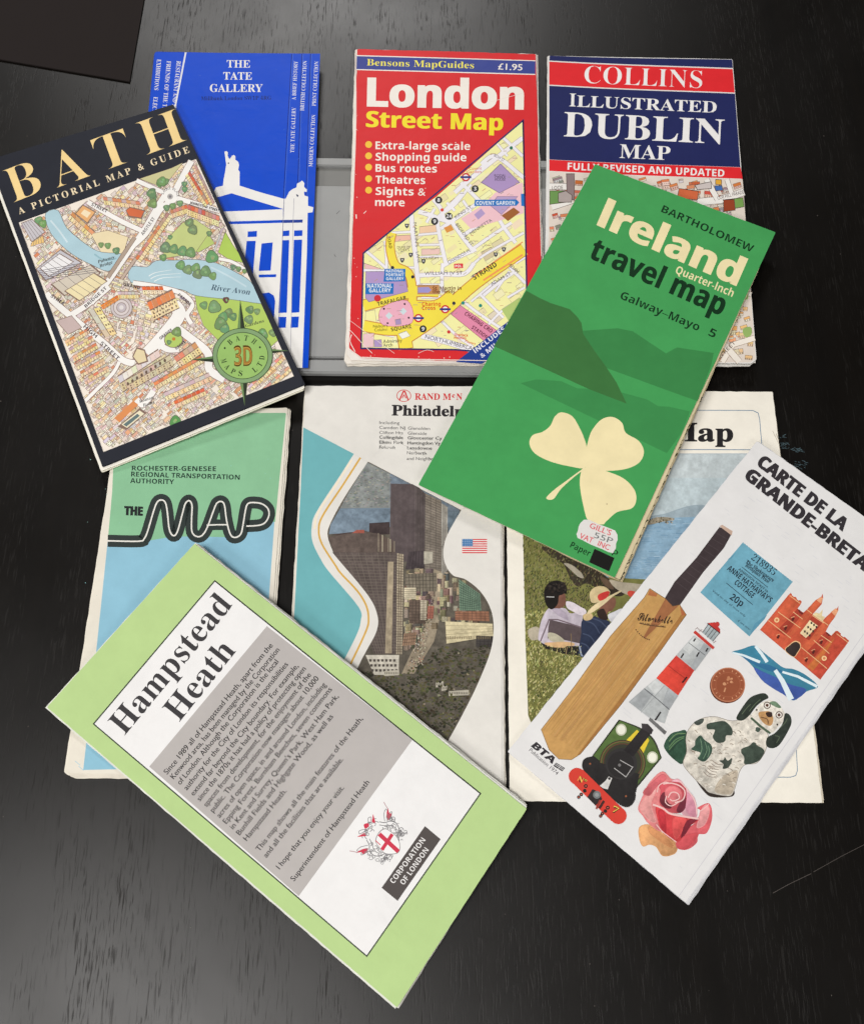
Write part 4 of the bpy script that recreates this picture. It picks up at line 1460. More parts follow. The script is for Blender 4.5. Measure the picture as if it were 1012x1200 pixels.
pc.slab(rounded([(139.5, 487), (337.5, 477.5), (304, 910), (82, 906.5), (78, 903)], 3), 0.0, 0.3, PW, (220, 214, 200), 0.3)
pf = L.part('colour_field')
GRN, BLU = (138, 190, 150), (142, 190, 210)
lp = zr((203, 628), (335, 630), (358, 618), (372, 588), (395, 510), (412, 465), (432, 455), (448, 468), (456, 510), (464, 580), (480, 606), (498, 590), (520, 510), (532, 470), (548, 458), (560, 478), (558, 540),
        (560, 590), (580, 610), (604, 604), (625, 570), (655, 490), (668, 466), (686, 462), (698, 480), (706, 540), (722, 600), (742, 614), (766, 600), (776, 560), (786, 500), (794, 474), (812, 466), (852, 470), (880, 490), (886, 518), (872, 548), (845, 562), (790, 566))
pf.poly([zr(237, 86), zr(955, 86), zr(905, 575), zr(840, 600), zr(740, 620), zr(580, 620), zr(350, 632), zr(203, 630), zr(222, 420)], GRN)
pf.poly([zr(203, 628), zr(350, 632), zr(480, 610), zr(600, 610), zr(745, 614), zr(845, 565), zr(909, 545), (300.5, 898), (97.5, 902.5)], BLU)
pf.poly([zr(955, 86), zr(958, 90), zr(912, 548), zr(905, 548)], GRN)
for p, s in (((92, 898), 1), ((88, 892), .8)):
    pf.line([p, (p[0] + 6, p[1] + 5)], .8, (170, 204, 216))
for i in range(60):
    x, y = random.uniform(100, 330), random.uniform(500, 900)
    pf.ell((x, y), random.uniform(.3, .6), random.choice(((150, 200, 190), (140, 196, 200))), n=5)
pt = L.part('title_lettering')
DKG = (42, 62, 54)
pt.text('ROCHESTER-GENESEE', zr(305, 330), zr(662, 333), 5.6, DKG, 'bold', 0.004)
pt.text('REGIONAL TRANSPORTATION', zr(302, 355), zr(762, 369), 5.6, DKG, 'bold', 0.004)
pt.text('AUTHORITY', zr(298, 383), zr(484, 388), 5.6, DKG, 'bold', 0.004)
pt.text('THE', zr(272, 518), zr(352, 521), 10, (40, 44, 44), 'bold', 0.03, fat=.9)
lg = L.part('line_logo')
LG = (52, 60, 58)
bar_ = zr((622, 562), (665, 560), (712, 560))
lg.line(lp, 14.2, LG, smooth=4)
lg.line(bar_, 12.5, LG)
lg.line(lp, 1.7, (230, 228, 220), smooth=4)
lg.line(bar_, 1.6, (230, 228, 220))

# ================================================================== PHILADELPHIA map
q = [(358, 452), (586.7, 453), (590.6, 938), (333, 936)]
L = Leaf('city_map', q, (2.2, 2.2, 2.4, 2.4), 'white city map with teal band and a photo of tower blocks',
         'folded map', (90, (('sin', 0.2, 1.0, 0.5),)), M_OLD)
z5_, z6_ = zoomf(340, 440, 3.892), zoomf(340, 650, 3.892)
zp = zoomf(380, 530, 3.4286)
PW = (226, 223, 216)
pg = L.part('folded_pages', M_PAGE)
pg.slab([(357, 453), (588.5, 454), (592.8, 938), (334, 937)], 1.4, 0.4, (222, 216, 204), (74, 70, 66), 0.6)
pg.slab([(357, 453), (587.5, 454), (592, 938), (331, 937), (340, 750)], 0.7, 0.4, (222, 216, 204), (190, 184, 172), 0.4)
pc = L.part('front_cover')
pc.slab(rounded(q, 1.2), 0.0, 0.3, PW, (205, 200, 190), 0.35)
ph = L.part('cover_photo', M_PHOTO)
ph.tonal = (0.07, 0.13)
rg = [z5_(355, 393), z5_(780, 614)] + smooth_path([z5_(780, 614), z5_(716, 728), z5_(698, 800), z5_(706, 860), z5_(742, 912), z6_(800, 114), z6_(868, 170), z6_(914, 250), z6_(927, 340), z6_(910, 450), z6_(850, 600), z6_(780, 740), z6_(715, 858)], 6)[1:] + \
    [z6_(300, 530)] + smooth_path([z6_(330, 470), z6_(352, 430), z6_(395, 345), z6_(396, 272), z6_(350, 180), z6_(200, 0), z5_(195, 805), z5_(171, 735), z5_(181, 680), z5_(245, 560), z5_(350, 400)], 6)


def clipped(poly, reg=rg):
    """polygon cut to the photo's outline by keeping the pieces whose corners lie inside"""
    return all(inside(p, reg) for p in poly)


ph.poly(rg, (96, 90, 80))
ph.poly([z5_(352, 396), z5_(460, 450), z5_(458, 605), z5_(228, 605), z5_(262, 540)], (136, 140, 138))
ph.poly([z5_(455, 446), z5_(772, 612), z5_(735, 690), z5_(690, 690), z5_(455, 605)], (112, 124, 136))
for i in range(420):
    p = (random.uniform(395, 462), random.uniform(545, 594))
    s = random.uniform(.5, 1.5)
    P = [(p[0] - s, p[1] - s * .6), (p[0] + s, p[1] - s * .6), (p[0] + s, p[1] + s * .4), (p[0] - s, p[1] + s * .4)]
    if clipped(P):
        ph.poly(P, jc(random.choice(((150, 150, 142), (118, 124, 122), (142, 142, 134), (158, 156, 146), (110, 116, 112))), 8), lay=L.n + random.random())
L.n += 1
ph.poly([z5_(228, 606), z5_(458, 604), z5_(458, 690), z5_(360, 712), z5_(176, 724), z5_(184, 680)], (118, 134, 148))
ph.poly(zp((180, 285), (262, 280), (262, 330), (180, 330)), (66, 56, 56))


def tower(pts, base, lines, n, horiz=0, w=.6):
    """facade quad (tl, tr, br, bl) with vertical ribs and floors"""
    P = zp(*pts)
    ph.poly(P, base)
    for i in range(1, n):
        t = i / n
        ph.line([lerp(P[0], P[1], t), lerp(P[3], P[2], t)], w, lines, lay=L.n + .5)
    for i in range(1, horiz):
        t = i / horiz
        ph.line([lerp(P[0], P[3], t), lerp(P[1], P[2], t)], .5, lines, lay=L.n + .5)
    L.n += 1


tower(((266, 126), (365, 128), (365, 440), (262, 440)), (98, 88, 88), (80, 70, 71), 20)
tower(((365, 128), (405, 165), (403, 440), (365, 440)), (88, 79, 78), (74, 66, 65), 4)
tower(((405, 165), (470, 195), (468, 585), (403, 585)), (128, 119, 108), (92, 85, 80), 3, 40)
tower(((470, 205), (495, 220), (493, 470), (470, 560)), (172, 168, 158), (98, 92, 86), 5, 2)
tower(((497, 235), (545, 238), (500, 320), (497, 400)), (104, 118, 128), (98, 112, 122), 2)
tower(((30, 330), (160, 315), (215, 330), (285, 400), (285, 410))[:4], (82, 70, 66), (70, 60, 58), 6)
ph.poly(zp((15, 340), (160, 318), (225, 330), (262, 355), (285, 405), (40, 405)), (98, 86, 80))
ph.poly(zp((110, 325), (130, 312), (160, 312), (160, 325)), (164, 92, 78))
for i in range(9):
    x = 215 + i * 8
    ph.poly(zp((x, 325 + i * 4), (x + 4, 325 + i * 4), (x + 4, 400), (x, 400)), random.choice(((176, 166, 144), (98, 84, 74), (140, 128, 112))))
tower(((35, 402), (290, 405), (290, 810), (200, 810)), (92, 82, 78), (116, 106, 98), 10, 34, .6)
ph.poly(zp((255, 440), (278, 440), (270, 808), (244, 808)), (168, 154, 130))
tower(((292, 405), (318, 410), (312, 812), (288, 812)), (168, 156, 134), (84, 72, 64), 3, 40, .8)
tower(((340, 400), (400, 395), (403, 470), (325, 470)), (74, 66, 68), (60, 52, 54), 6)
ph.poly(zp((400, 398), (435, 400), (435, 445), (400, 450)), (176, 170, 154))
# street canyon clutter
street = zp((315, 480), (540, 480), (640, 600), (670, 660), (600, 760), (470, 800), (300, 880), (300, 820), (318, 800))
CL = [(168, 154, 128), (184, 170, 142), (122, 110, 94), (98, 86, 76), (138, 112, 94), (140, 128, 108), (80, 72, 66), (192, 180, 154), (156, 138, 112)]
BC = [(176, 162, 134), (150, 136, 114), (122, 110, 96), (104, 92, 82), (190, 176, 146), (140, 118, 100), (164, 152, 130), (92, 84, 78), (202, 190, 162)]
ph.poly(zp((440, 470), (470, 480), (470, 640), (440, 760), (360, 890), (310, 890), (370, 760), (420, 600)), (150, 138, 118))
for k in range(120):     # blocks along both sides of the avenue, far ones first
    y = 500 + 3.1 * k * .85
    for side in (0, 1):
        mid = 445 - max(0, y - 560) * .28
        half = 6 + max(0, y - 500) * .03
        if side == 0:
            x = random.uniform(318, mid - half - 8)
            if x < 318:
                continue
        else:
            x = random.uniform(mid + half, min(660, 560 + (y - 500) * .3))
            if y > 720:
                continue
        if y > 800:
            continue
        w, h = random.uniform(12, 30), random.uniform(14, 46)
        c = jc(random.choice(BC), 10)
        q4 = zp((x, y - h), (x + w, y - h + random.uniform(-3, 3)), (x + w, y), (x, y))
        if not clipped(q4):
            continue
        ph.poly(q4, c)
        ph.poly(zp((x + w * .72, y - h), (x + w, y - h + 1), (x + w, y), (x + w * .72, y)), tuple(v * .72 for v in c))
        nr, nc = int(h / 6), int(w * .7 / 5)
        for r_ in range(nr):
            for cc in range(nc):
                if random.random() < .8:
                    ph.poly(zp((x + 1.5 + cc * 5, y - h + 3 + r_ * 6), (x + 4 + cc * 5, y - h + 3 + r_ * 6), (x + 4 + cc * 5, y - h + 6 + r_ * 6), (x + 1.5 + cc * 5, y - h + 6 + r_ * 6)), tuple(v * .66 for v in c))
for i in range(260):
    t = random.random() ** .8
    yy_ = 560 + t * 310
    mid = 445 - (yy_ - 560) * .28
    p = zp(mid + random.uniform(-1, 1) * (8 + t * 22), yy_)
    if inside(p, rg):
        w = random.uniform(.4, .9) + .5 * t
        ph.poly([(p[0], p[1]), (p[0] + w, p[1]), (p[0] + w, p[1] + w * 1.2), (p[0], p[1] + w * 1.2)], jc(random.choice(((186, 176, 156), (110, 100, 88), (84, 76, 70), (160, 120, 98), (200, 192, 176), (132, 120, 104))), 8))
for pts, b, ln, n, hz in ((((325, 490), (450, 485), (450, 560), (330, 560)), (120, 112, 98), (70, 64, 58), 9, 5), (((320, 545), (368, 545), (368, 590), (320, 590)), (196, 186, 160), (120, 108, 92), 1, 6), (((340, 595), (410, 595), (405, 690), (340, 690)), (100, 86, 76), (70, 60, 54), 5, 8),
                          (((385, 595), (412, 597), (408, 675), (385, 675)), (188, 178, 156), (110, 100, 88), 2, 12), (((415, 620), (440, 620), (436, 670), (412, 670)), (160, 102, 86), (110, 74, 66), 2, 8), (((540, 510), (625, 570), (630, 636), (542, 636)), (116, 140, 118), (66, 80, 72), 12, 12), (((525, 640), (660, 640), (662, 680), (525, 675)), (146, 104, 82), (100, 74, 62), 8, 4),
                          (((485, 680), (675, 690), (678, 740), (490, 770)), (206, 194, 158), (160, 146, 118), 1, 5), (((610, 738), (676, 740), (674, 785), (608, 782)), (66, 62, 60), (54, 50, 50), 4, 4), (((320, 730), (370, 725), (365, 775), (312, 780)), (150, 122, 100), (84, 70, 60), 6, 4)):
    tower(pts, b, ln, n, hz, .6)
for i in range(26):
    ph.poly(zp((488 + i * 7, 742 - (i % 3)), (491 + i * 7, 742 - (i % 3)), (491 + i * 7, 752), (488 + i * 7, 752)), (120, 106, 82), lay=L.n)
L.n += 1
# trees of the park
park = [p for p in rg if p[1] > 745]
ph.tonal = None
tw = zp((150, 880), (320, 890), (470, 780), (600, 790), (680, 760), (672, 790), (640, 880), (580, 1010), (494, 1166), (130, 880))
for i in range(2600):
    p = (random.uniform(420, 580), random.uniform(752, 872))
    if not inside(p, tw):
        continue
    r = random.uniform(.8, 2.6)
    k = random.random()
    wv = math.sin(p[0] * .23 + 1.3 * math.sin(p[1] * .19)) + math.sin(p[1] * .31 + p[0] * .07)
    c = random.choice(((88, 86, 58), (98, 95, 64), (80, 79, 54))) if wv > .7 else random.choice(((58, 57, 43), (64, 63, 46), (53, 52, 40))) if wv < -.4 else random.choice(((70, 69, 49), (64, 64, 46), (76, 74, 52)))
    if k > .985:
        c = (140, 134, 112)
    P = [(p[0] + r * math.cos(a) * random.uniform(.6, 1.1), p[1] + r * .7 * math.sin(a) * random.uniform(.6, 1.1)) for a in (0, 1.2, 2.5, 3.8, 5.0)]
    if clipped(P):
        ph.poly(P, jc(c, 6), lay=L.n + random.random() * 4)
L.n += 5
ph.tonal = (0.07, 0.10)
tower(((165, 815), (300, 815), (298, 895), (200, 895)), (198, 192, 178), (150, 144, 134), 1, 4)
for r_ in range(3):
    for k in range(7):
        ph.poly(zp((180 + k * 16 + r_ * 4, 832 + r_ * 20), (190 + k * 16 + r_ * 4, 832 + r_ * 20), (190 + k * 16 + r_ * 4, 842 + r_ * 20), (180 + k * 16 + r_ * 4, 842 + r_ * 20)), (84, 78, 72), lay=L.n)
L.n += 1
for x, y, w in ((448, 925, 30), (500, 960, 80), (470, 940, 22), (240, 880, 60)):
    ph.poly(zp((x, y), (x + w, y - 5), (x + w, y + 16), (x, y + 20)), (176, 170, 154))
    for k in range(int(w / 7)):
        ph.poly(zp((x + 3 + k * 7, y + 4), (x + 6 + k * 7, y + 4), (x + 6 + k * 7, y + 12), (x + 3 + k * 7, y + 12)), (96, 90, 80))
for i in range(160):
    p = zp(random.uniform(230, 560), random.uniform(900, 1140))
    if inside(p, tw) and inside(p, rg):
        ph.ell(p, random.uniform(.7, 1.8), random.choice(((72, 72, 50), (48, 48, 38), (90, 88, 60))), n=7)
ov = L.part('cover_panel')
lc = smooth_path([z6_(305, 522), z6_(330, 470), z6_(352, 430), z6_(395, 345), z6_(396, 272), z6_(350, 180), z6_(200, 0), z5_(195, 805), z5_(171, 735), z5_(181, 680), z5_(245, 560), z5_(352, 394)], 6)
ov.poly(lc + [(357, 500), (349.5, 640), (342, 800), (339, 860), (420, 880)], PW)
rc = [z5_(780, 614)] + smooth_path([z5_(780, 614), z5_(716, 728), z5_(698, 800), z5_(706, 860), z5_(742, 912), z6_(800, 114), z6_(868, 170), z6_(914, 250), z6_(927, 340), z6_(910, 450), z6_(850, 600), z6_(780, 740), z6_(715, 858)], 6)[1:]
ov.poly(rc + [(520, 930), (588, 932), (586, 560), (560, 590)], PW)
ov.poly([z5_(355, 392), z5_(782, 614), (570, 575), (460, 515)], PW)
pf = L.part('teal_corner')
edge = smooth_path([z5_(290, 358), z5_(225, 460), z5_(120, 622), z5_(98, 690), z5_(102, 760), z5_(140, 840), z6_(180, 82), z6_(312, 240), z6_(321, 305), z6_(300, 372), z6_(240, 490)], 6)
pf.poly([z5_(60, 237), z5_(288, 357)] + edge + [(335.5, 900), (345.8, 700), (352.4, 570)], (112, 177, 182))
pf.line([z5_(280, 385), z5_(215, 490), z5_(128, 625), z5_(110, 700)], 2.4, (240, 228, 204), smooth=6)
gp = [z5_(320, 375), z5_(240, 500), z5_(148, 640), z5_(130, 705), z5_(145, 770), z5_(205, 865), z6_(230, 85), z6_(305, 165), z6_(345, 230), z6_(357, 290), z6_(345, 350), z6_(275, 500)]
pf.line(gp, 2.2, (214, 170, 84), smooth=6)
fg = L.part('flag_emblem')
F = zoomf(340, 440, 3.892)
for k in range(13):
    y0, y1 = 747 + k * 5.0, 747 + (k + 1) * 5.0
    fg.poly(F((783, y0), (897, y0), (897, y1), (783, y1)), (214, 62, 66) if k % 2 == 0 else (234, 226, 222))
fg.poly(F((783, 747), (832, 747), (832, 781), (783, 781)), (74, 122, 172))
for i in range(5):
    for j in range(4):
        fg.ell(F(788 + i * 9.5, 751 + j * 8), .5, (190, 206, 222), n=6)
tl = L.part('title_lettering')
tl.ell(z5_(518, 92), 8.6, (208, 48, 52), ry=7.2, n=32)
tl.ell(z5_(518, 92), 7.8, PW, ry=6.4, n=32)
tl.line(z5_((498, 112), (516, 72), (522, 72), (538, 112)), 1.6, (208, 48, 52))
tl.line(z5_((510, 104), (518, 88), (528, 104)), 1.0, (208, 48, 52))
tl.text('RAND M', z5_(568, 110), z5_(733, 111), 7.4, (208, 48, 52), 'serif', 0.008)
tl.text('c', z5_(737, 100), z5_(752, 100), 5.0, (208, 48, 52), 'serif', 0.02)
tl.text('N', z5_(757, 111), z5_(784, 111), 7.4, (208, 48, 52), 'serif', 0.01)
tl.text('Philadelphia', z5_(462, 181), z5_(902, 188), 11.8, (48, 46, 48), 'serif', 0.022)
for i, (a, b) in enumerate((('Including', ''), ('Camden NJ', 'Glenolden'), ('Clifton Hts', 'Glenside'), ('Collingdale', 'Gloucester Cy'), ('Elkins Park', 'Huntingdon Vy'), ('Folcroft', 'Lansdowne'), ('', 'Narberth'), ('', 'and Neighbors'))):
    y = 221 + i * 22.8 + (3 if i == 7 else 0)
    wa = {0: 92, 1: 118, 2: 108, 3: 108, 4: 110, 5: 74}.get(i, 0)
    wb = {1: 100, 2: 86, 3: 156, 4: 150, 5: 112, 6: 88, 7: 140}.get(i, 0)
    if a:
        tl.text(a, z5_(406, y), z5_(406 + wa, y + 2), 3.6, (62, 60, 62), 'plain', 0.004)
    if b:
        tl.text(b, z5_(538 - i, y + 3), z5_(538 - i + wb, y + 5), 3.6, (62, 60, 62), 'plain', 0.004)

# ================================================================== CREAM booklet with the seaside photo
q = [(592, 457), (905, 459), (963, 941), (597, 939)]
L = Leaf('seaside_map', q, (2.6, 2.6, 2.8, 3.0), 'cream booklet with a seaside photo of two people sitting on grass',
         'folded map', (0, (('sin', 0.25, 1.2, 0.2), ('pow', 0.4, -8))), M_OLD)
zg, zs, zv = zoomf(600, 640, 5.457), zoomf(720, 440, 3.4658), zoomf(590, 600, 4.2857)
CRM = (241, 236, 223)
pg = L.part('folded_pages', M_PAGE)
pg.slab([(593, 458), (904, 460), (965, 941), (598, 938)], 1.9, 0.5, (216, 206, 184), (180, 170, 150), 0.4)
pg.slab([(593, 458), (905, 460), (965, 938), (598, 938.5)], 0.9, 0.6, (222, 212, 192), (190, 180, 160), 0.4)
pc = L.part('front_cover')
pc.slab(rounded(q, 1.5), 0.0, 0.35, CRM, (226, 219, 202), 0.3)
ph = L.part('cover_photo', M_PHOTO)
ph.tonal = (0.10, 0.07)
# picture corners (the hidden parts run on under the other maps)
pq = [(610.5, 532), (884, 532), (915, 834), (640, 846), (626, 846), (618.5, 838)]
rg2 = pq
ph.poly(pq, (112, 116, 62))
hor = 614
ph.poly([(610.5, 532), (884, 532), (893, 620), (612, 610)], (196, 206, 208))
ph.poly([(611, 560), (886, 560), (893, 620), (612, 610)], (190, 204, 208))
ph.spoly([zs(130, 575), zs(200, 562), zs(250, 545), zs(300, 530), zs(350, 525), zs(400, 532), (893, 600), (893, 612), zs(200, 580)], (152, 168, 176))
ph.poly([(612, 600), (740, 606), zs(190, 580), zs(420, 570), (893, 606), (903, 700), (700, 720), (614, 690)], (138, 170, 192))
for i in range(380):
    y = random.uniform(608, 690)
    x = random.uniform(735, 880)
    ln = random.uniform(3, 14)
    ph.line([(x, y), (x + ln, y + .25 * random.uniform(-1, 2))], random.uniform(.4, .9), random.choice(((150, 180, 200), (122, 156, 182), (166, 192, 208), (112, 148, 176))), lay=L.n + random.random() * 2)
L.n += 3
ph.spoly([zs(140, 590), zs(165, 578), zs(200, 575), zs(240, 580), zs(235, 588), zs(190, 595), zs(150, 605), zs(125, 606)], (150, 140, 120))
for i in range(40):
    ph.ell(zs(random.uniform(140, 235), random.uniform(576, 600)), random.uniform(.5, 1.2), random.choice(((110, 104, 84), (178, 168, 150), (90, 88, 76))), n=6)
land = zg((66, -180), (230, -180), (600, 200), (900, 215), (980, 260), (1010, 700), (940, 1100), (120, 1130), (102, 1085), (84, 600))
ph.poly(land, (118, 118, 66))
ph.spoly(zg((180, 0), (330, 40), (480, 110), (640, 220), (740, 250), (700, 320), (600, 300), (480, 240), (420, 260), (370, 210), (330, 120), (240, 60)), (62, 54, 44))
GR_ = [(168, 166, 98), (122, 124, 68), (196, 190, 126), (84, 88, 50), (182, 178, 110), (210, 204, 148), (106, 108, 60), (60, 62, 42)]
for i in range(5200):
    p = zg(random.uniform(70, 620), random.uniform(-80, 1100))
    if not inside(p, land):
        continue
    yb = (p[1] - 640) * 5.457
    xb = (p[0] - 600) * 5.457
    a = random.uniform(-1.9, -.6)
    ln = random.uniform(1.2, 4.5)
    cc = GR_
    if yb < 420 and xb > 330:
        cc = [(66, 66, 44), (84, 82, 54), (50, 46, 38), (120, 112, 80)]
    elif yb < 420:
        cc = [(112, 114, 66), (88, 90, 52), (132, 128, 82), (66, 68, 44), (54, 54, 38), (150, 142, 100)]
    ph.line([p, (p[0] + ln * math.cos(a), p[1] + ln * math.sin(a))], random.uniform(.7, 1.5), jc(random.choice(cc), 8), lay=L.n + random.random() * 6, w1=.3)
L.n += 7
for pts, c in (((330, 110), (380, 120), (440, 170), (455, 205), (420, 195), (370, 150)), (172, 164, 146)), (((620, 215), (700, 230), (790, 240), (900, 260), (900, 330), (760, 320), (660, 270)), (176, 166, 146)), (((100, 540), (150, 515), (180, 540), (175, 590), (120, 600)), (180, 170, 150)), (((560, 200), (610, 215), (650, 275), (600, 260)), (104, 84, 68)):
    ph.spoly(zg(*pts), c)
# the man: shirt, arms, head, chair
ph.spoly(zg((230, 400), (290, 395), (340, 400), (370, 430), (420, 425), (450, 440), (445, 500), (440, 640), (380, 650), (220, 640), (180, 610), (165, 590), (185, 480)), (196, 186, 196))
ph.spoly(zg((345, 355), (385, 360), (430, 385), (470, 410), (465, 440), (430, 440), (390, 420), (350, 395)), (224, 214, 220))
ph.poly(zg((240, 470), (445, 520), (440, 625), (330, 600), (245, 555), (225, 600), (230, 520)), (92, 80, 82))
ph.line(zg((180, 610), (235, 470), (290, 470), (440, 520)), 1.6, (120, 104, 112))
ph.spoly(zg((230, 555), (275, 560), (320, 590), (330, 610), (260, 612), (232, 590)), (190, 184, 160))
ph.poly(zg((180, 615), (230, 640), (440, 640), (440, 700), (330, 690), (210, 655)), (40, 36, 36))
ph.spoly(zg((205, 620), (270, 615), (340, 612), (395, 622), (390, 638), (350, 640), (330, 650), (270, 648), (230, 640)), (214, 176, 130))
ph.line(zg((285, 645), (290, 690)), 1.0, (150, 130, 90))
ph.line(zg((350, 645), (342, 695)), 1.0, (150, 130, 90))
ph.line(zg((375, 560), (380, 690)), .8, (130, 110, 80))
ph.spoly(zg((275, 300), (330, 300), (342, 340), (335, 380), (300, 400), (265, 390)), (122, 84, 70))
ph.spoly(zg((205, 280), (235, 235), (285, 220), (335, 240), (352, 285), (320, 310), (298, 320), (290, 370), (255, 405), (222, 385), (206, 340)), (34, 30, 28))
for i in range(60):
    ph.ell(zg(random.uniform(212, 345), random.uniform(235, 300)), random.uniform(.6, 1.6), random.choice(((24, 22, 22), (48, 40, 36), (60, 54, 48))), n=7)
ph.line(zg((218, 325), (268, 326)), 1.0, (190, 190, 186))
ph.spoly(zg((255, 405), (300, 400), (345, 430), (360, 475), (320, 460), (280, 435)), (176, 164, 178))
# the woman: jacket, face, straw hat
ph.spoly(zg((455, 470), (520, 450), (580, 470), (625, 490), (640, 600), (560, 720), (430, 705), (425, 660), (440, 560), (440, 500)), (46, 54, 76))
for pts in (((470, 480), (520, 500), (560, 560)), ((450, 560), (500, 580), (540, 640)), ((500, 460), (560, 480), (600, 520)), ((440, 620), (480, 640), (500, 690))):
    ph.line(zg(*pts), 1.4, (70, 80, 104), smooth=4)
ph.line(zg((430, 640), (440, 690), (450, 705)), 1.8, (150, 160, 180), smooth=4)
ph.spoly(zg((560, 390), (620, 340), (655, 330), (662, 370), (640, 410), (610, 425), (600, 460), (560, 450)), (128, 88, 72))
ph.spoly(zg((540, 420), (580, 400), (600, 430), (610, 470), (560, 465)), (52, 40, 36))
ph.spoly(zg((455, 440), (500, 430), (515, 455), (490, 475), (460, 472)), (206, 180, 134))
ph.spoly(zg((612, 440), (650, 420), (700, 400), (720, 430), (660, 480), (625, 480)), (216, 216, 220))
ph.spoly(zg((478, 425), (520, 380), (600, 330), (690, 285), (690, 295), (640, 325), (590, 370), (520, 420), (485, 435)), (220, 202, 160))
ph.spoly(zg((498, 340), (495, 300), (520, 268), (560, 255), (600, 265), (625, 295), (600, 330), (545, 360), (510, 362)), (206, 186, 142))
ph.spoly(zg((545, 325), (560, 305), (610, 288), (622, 300), (602, 332), (560, 350)), (200, 62, 58))
ph.spoly(zg((735, 300), (755, 285), (800, 300), (790, 330), (750, 322)), (206, 80, 66))
for i in range(200):    # seed heads in front of them
    p = zg(random.uniform(100, 440), random.uniform(640, 760))
    ph.line([p, (p[0] + random.uniform(-1, 1), p[1] - random.uniform(1, 3.5))], .8, jc(random.choice(GR_), 8), w1=.3)
fr = L.part('printed_frame')
BLN = (96, 128, 156)
fr.line([(640, 478), zs(340, 141), zs(560, 142), zs(582, 152), zs(588, 176), zs(597, 280), (905, 640), (930, 830), (934, 903), (932, 909), (926, 911), (700, 911)], .8, BLN)
fr.line([(640, 526.5), zs(340, 301), zs(598, 302)], .9, BLN)
fr.line([(600, 531.5), zs(300, 318), zs(600, 318)], .6, (150, 170, 186))
tl = L.part('title_lettering')
tl.text('Map', zs(206, 266), zs(481, 267), 21.0, (38, 36, 38), 'serif', 0.016, capch='M')
tl.text('Coast Map', (640, 517), (700, 517), 18, (38, 36, 38), 'serif', 0.016) if False else None
pw = pc
for pts, w in (([(905, 505), (912, 520)], .6), ([(909, 508), (912, 516)], .9)):
    pw.line(pts, w, (180, 172, 156))

# ================================================================== IRELAND travel map
q = [(697, 192), (908.5, 272), (720, 677), (490, 568)]
L = Leaf('travel_map', q, (11.2, 11.6, 8.2, 7.4), 'green travel map with cream shamrock and a white price sticker',
         'folded map', (90, (('sin', 0.25, 0.9, 0.1),)), M_CARD)
ziB, ziC = zoomf(480, 190, 2.3), zoomf(480, 430, 3.1625)
GN = (70, 158, 88)
pg = L.part('folded_pages', M_PAGE)
pg.slab([(700, 198), (905, 276), (729, 682), (716, 677), (498, 570)], 2.4, 0.55, (206, 190, 152), (190, 176, 140), 0.4)
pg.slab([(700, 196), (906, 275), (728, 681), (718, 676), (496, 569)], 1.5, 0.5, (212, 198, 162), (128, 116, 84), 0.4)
pg.slab([(700, 195), (907, 274), (726, 679), (719, 676), (495, 568.5)], 0.6, 0.5, (212, 198, 162), (190, 176, 140), 0.4)
for k in range(46):
    t = random.uniform(.45, 1.0)
    a = lerp((907, 276), (727.5, 681), t)
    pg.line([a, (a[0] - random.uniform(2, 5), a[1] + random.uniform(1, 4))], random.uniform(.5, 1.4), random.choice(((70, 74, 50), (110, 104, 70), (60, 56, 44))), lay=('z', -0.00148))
pc = L.part('front_cover')
pc.slab(rounded(q, 1.2), 0.0, 0.4, GN, (190, 205, 170), 0.1)
pm = L.part('hill_picture')
pm.poly([(645.5, 394), (667, 388), (689, 387), (723, 384.5), (741, 388), (780, 414), (793, 407), (836, 413.5), (833, 428), (817, 470), (800, 464), (707, 430), (660, 408)], (60, 134, 74))
pm.poly([(609.6, 449), (628, 444.5), (657, 446.5), (676, 455), (714, 456), (758, 468), (771, 476), (783.5, 476.5), (808, 482), (799, 506), (781, 531)], (62, 140, 78))
pm.poly([(616.5, 340.5), (632, 349), (645, 355), (667, 362), (676, 371), (681, 378), (683, 391), (697, 412), (708, 427), (722, 448), (734, 473), (690, 456), (640, 433), (578.5, 405.5)], (62, 116, 62))
sh = L.part('shamrock_emblem')
CRM2 = (240, 226, 178)
sh.poly(smooth_path(ziC((655, 297), (645, 262), (630, 228), (602, 183), (562, 168), (537, 184), (520, 218), (492, 240), (455, 253), (443, 283), (463, 320), (520, 350), (600, 370), (649, 373), (652, 330)), 5, True), CRM2)
sh.poly(smooth_path(ziC((655, 297), (672, 240), (708, 196), (750, 185), (786, 207), (800, 244), (848, 274), (867, 314), (850, 354), (800, 378), (724, 385), (655, 376), (650, 330)), 5, True), CRM2)
sh.poly(smooth_path(ziC((648, 372), (690, 376), (728, 386), (790, 412), (830, 452), (839, 492), (822, 524), (768, 538), (728, 572), (712, 584), (662, 570), (644, 520), (630, 440), (634, 390)), 5, True), CRM2)
sh.poly(smooth_path(ziC((641, 377), (585, 418), (535, 455), (505, 486), (531, 490), (560, 452), (606, 410), (646, 379)), 5, True), CRM2)
tl = L.part('title_lettering')
DGN = (20, 52, 30)
tl.text('BARTHOLOMEW', ziB(676, 133), ziB(921, 243), 8.6, DGN, 'bold', -0.004)
tl.text('Ireland', ziB(503, 168), ziB(880, 333), 32, CRM2, 'bold', 0.012, fat=1.4)
tl.text('Quarter-Inch', ziB(714, 298), ziB(868, 363), 9.2, CRM2, 'bold', -0.004)
tl.text('travel map', ziB(480, 256), ziB(838, 414), 25.5, DGN, 'bold', 0.006, fat=.7)
tl.text('Galway–Mayo', ziB(565, 367), ziB(776, 455), 9.4, DGN, 'bold', -0.004)
tl.text('5', ziB(803, 466), ziB(820, 474), 9.6, DGN, 'bold', -0.004)
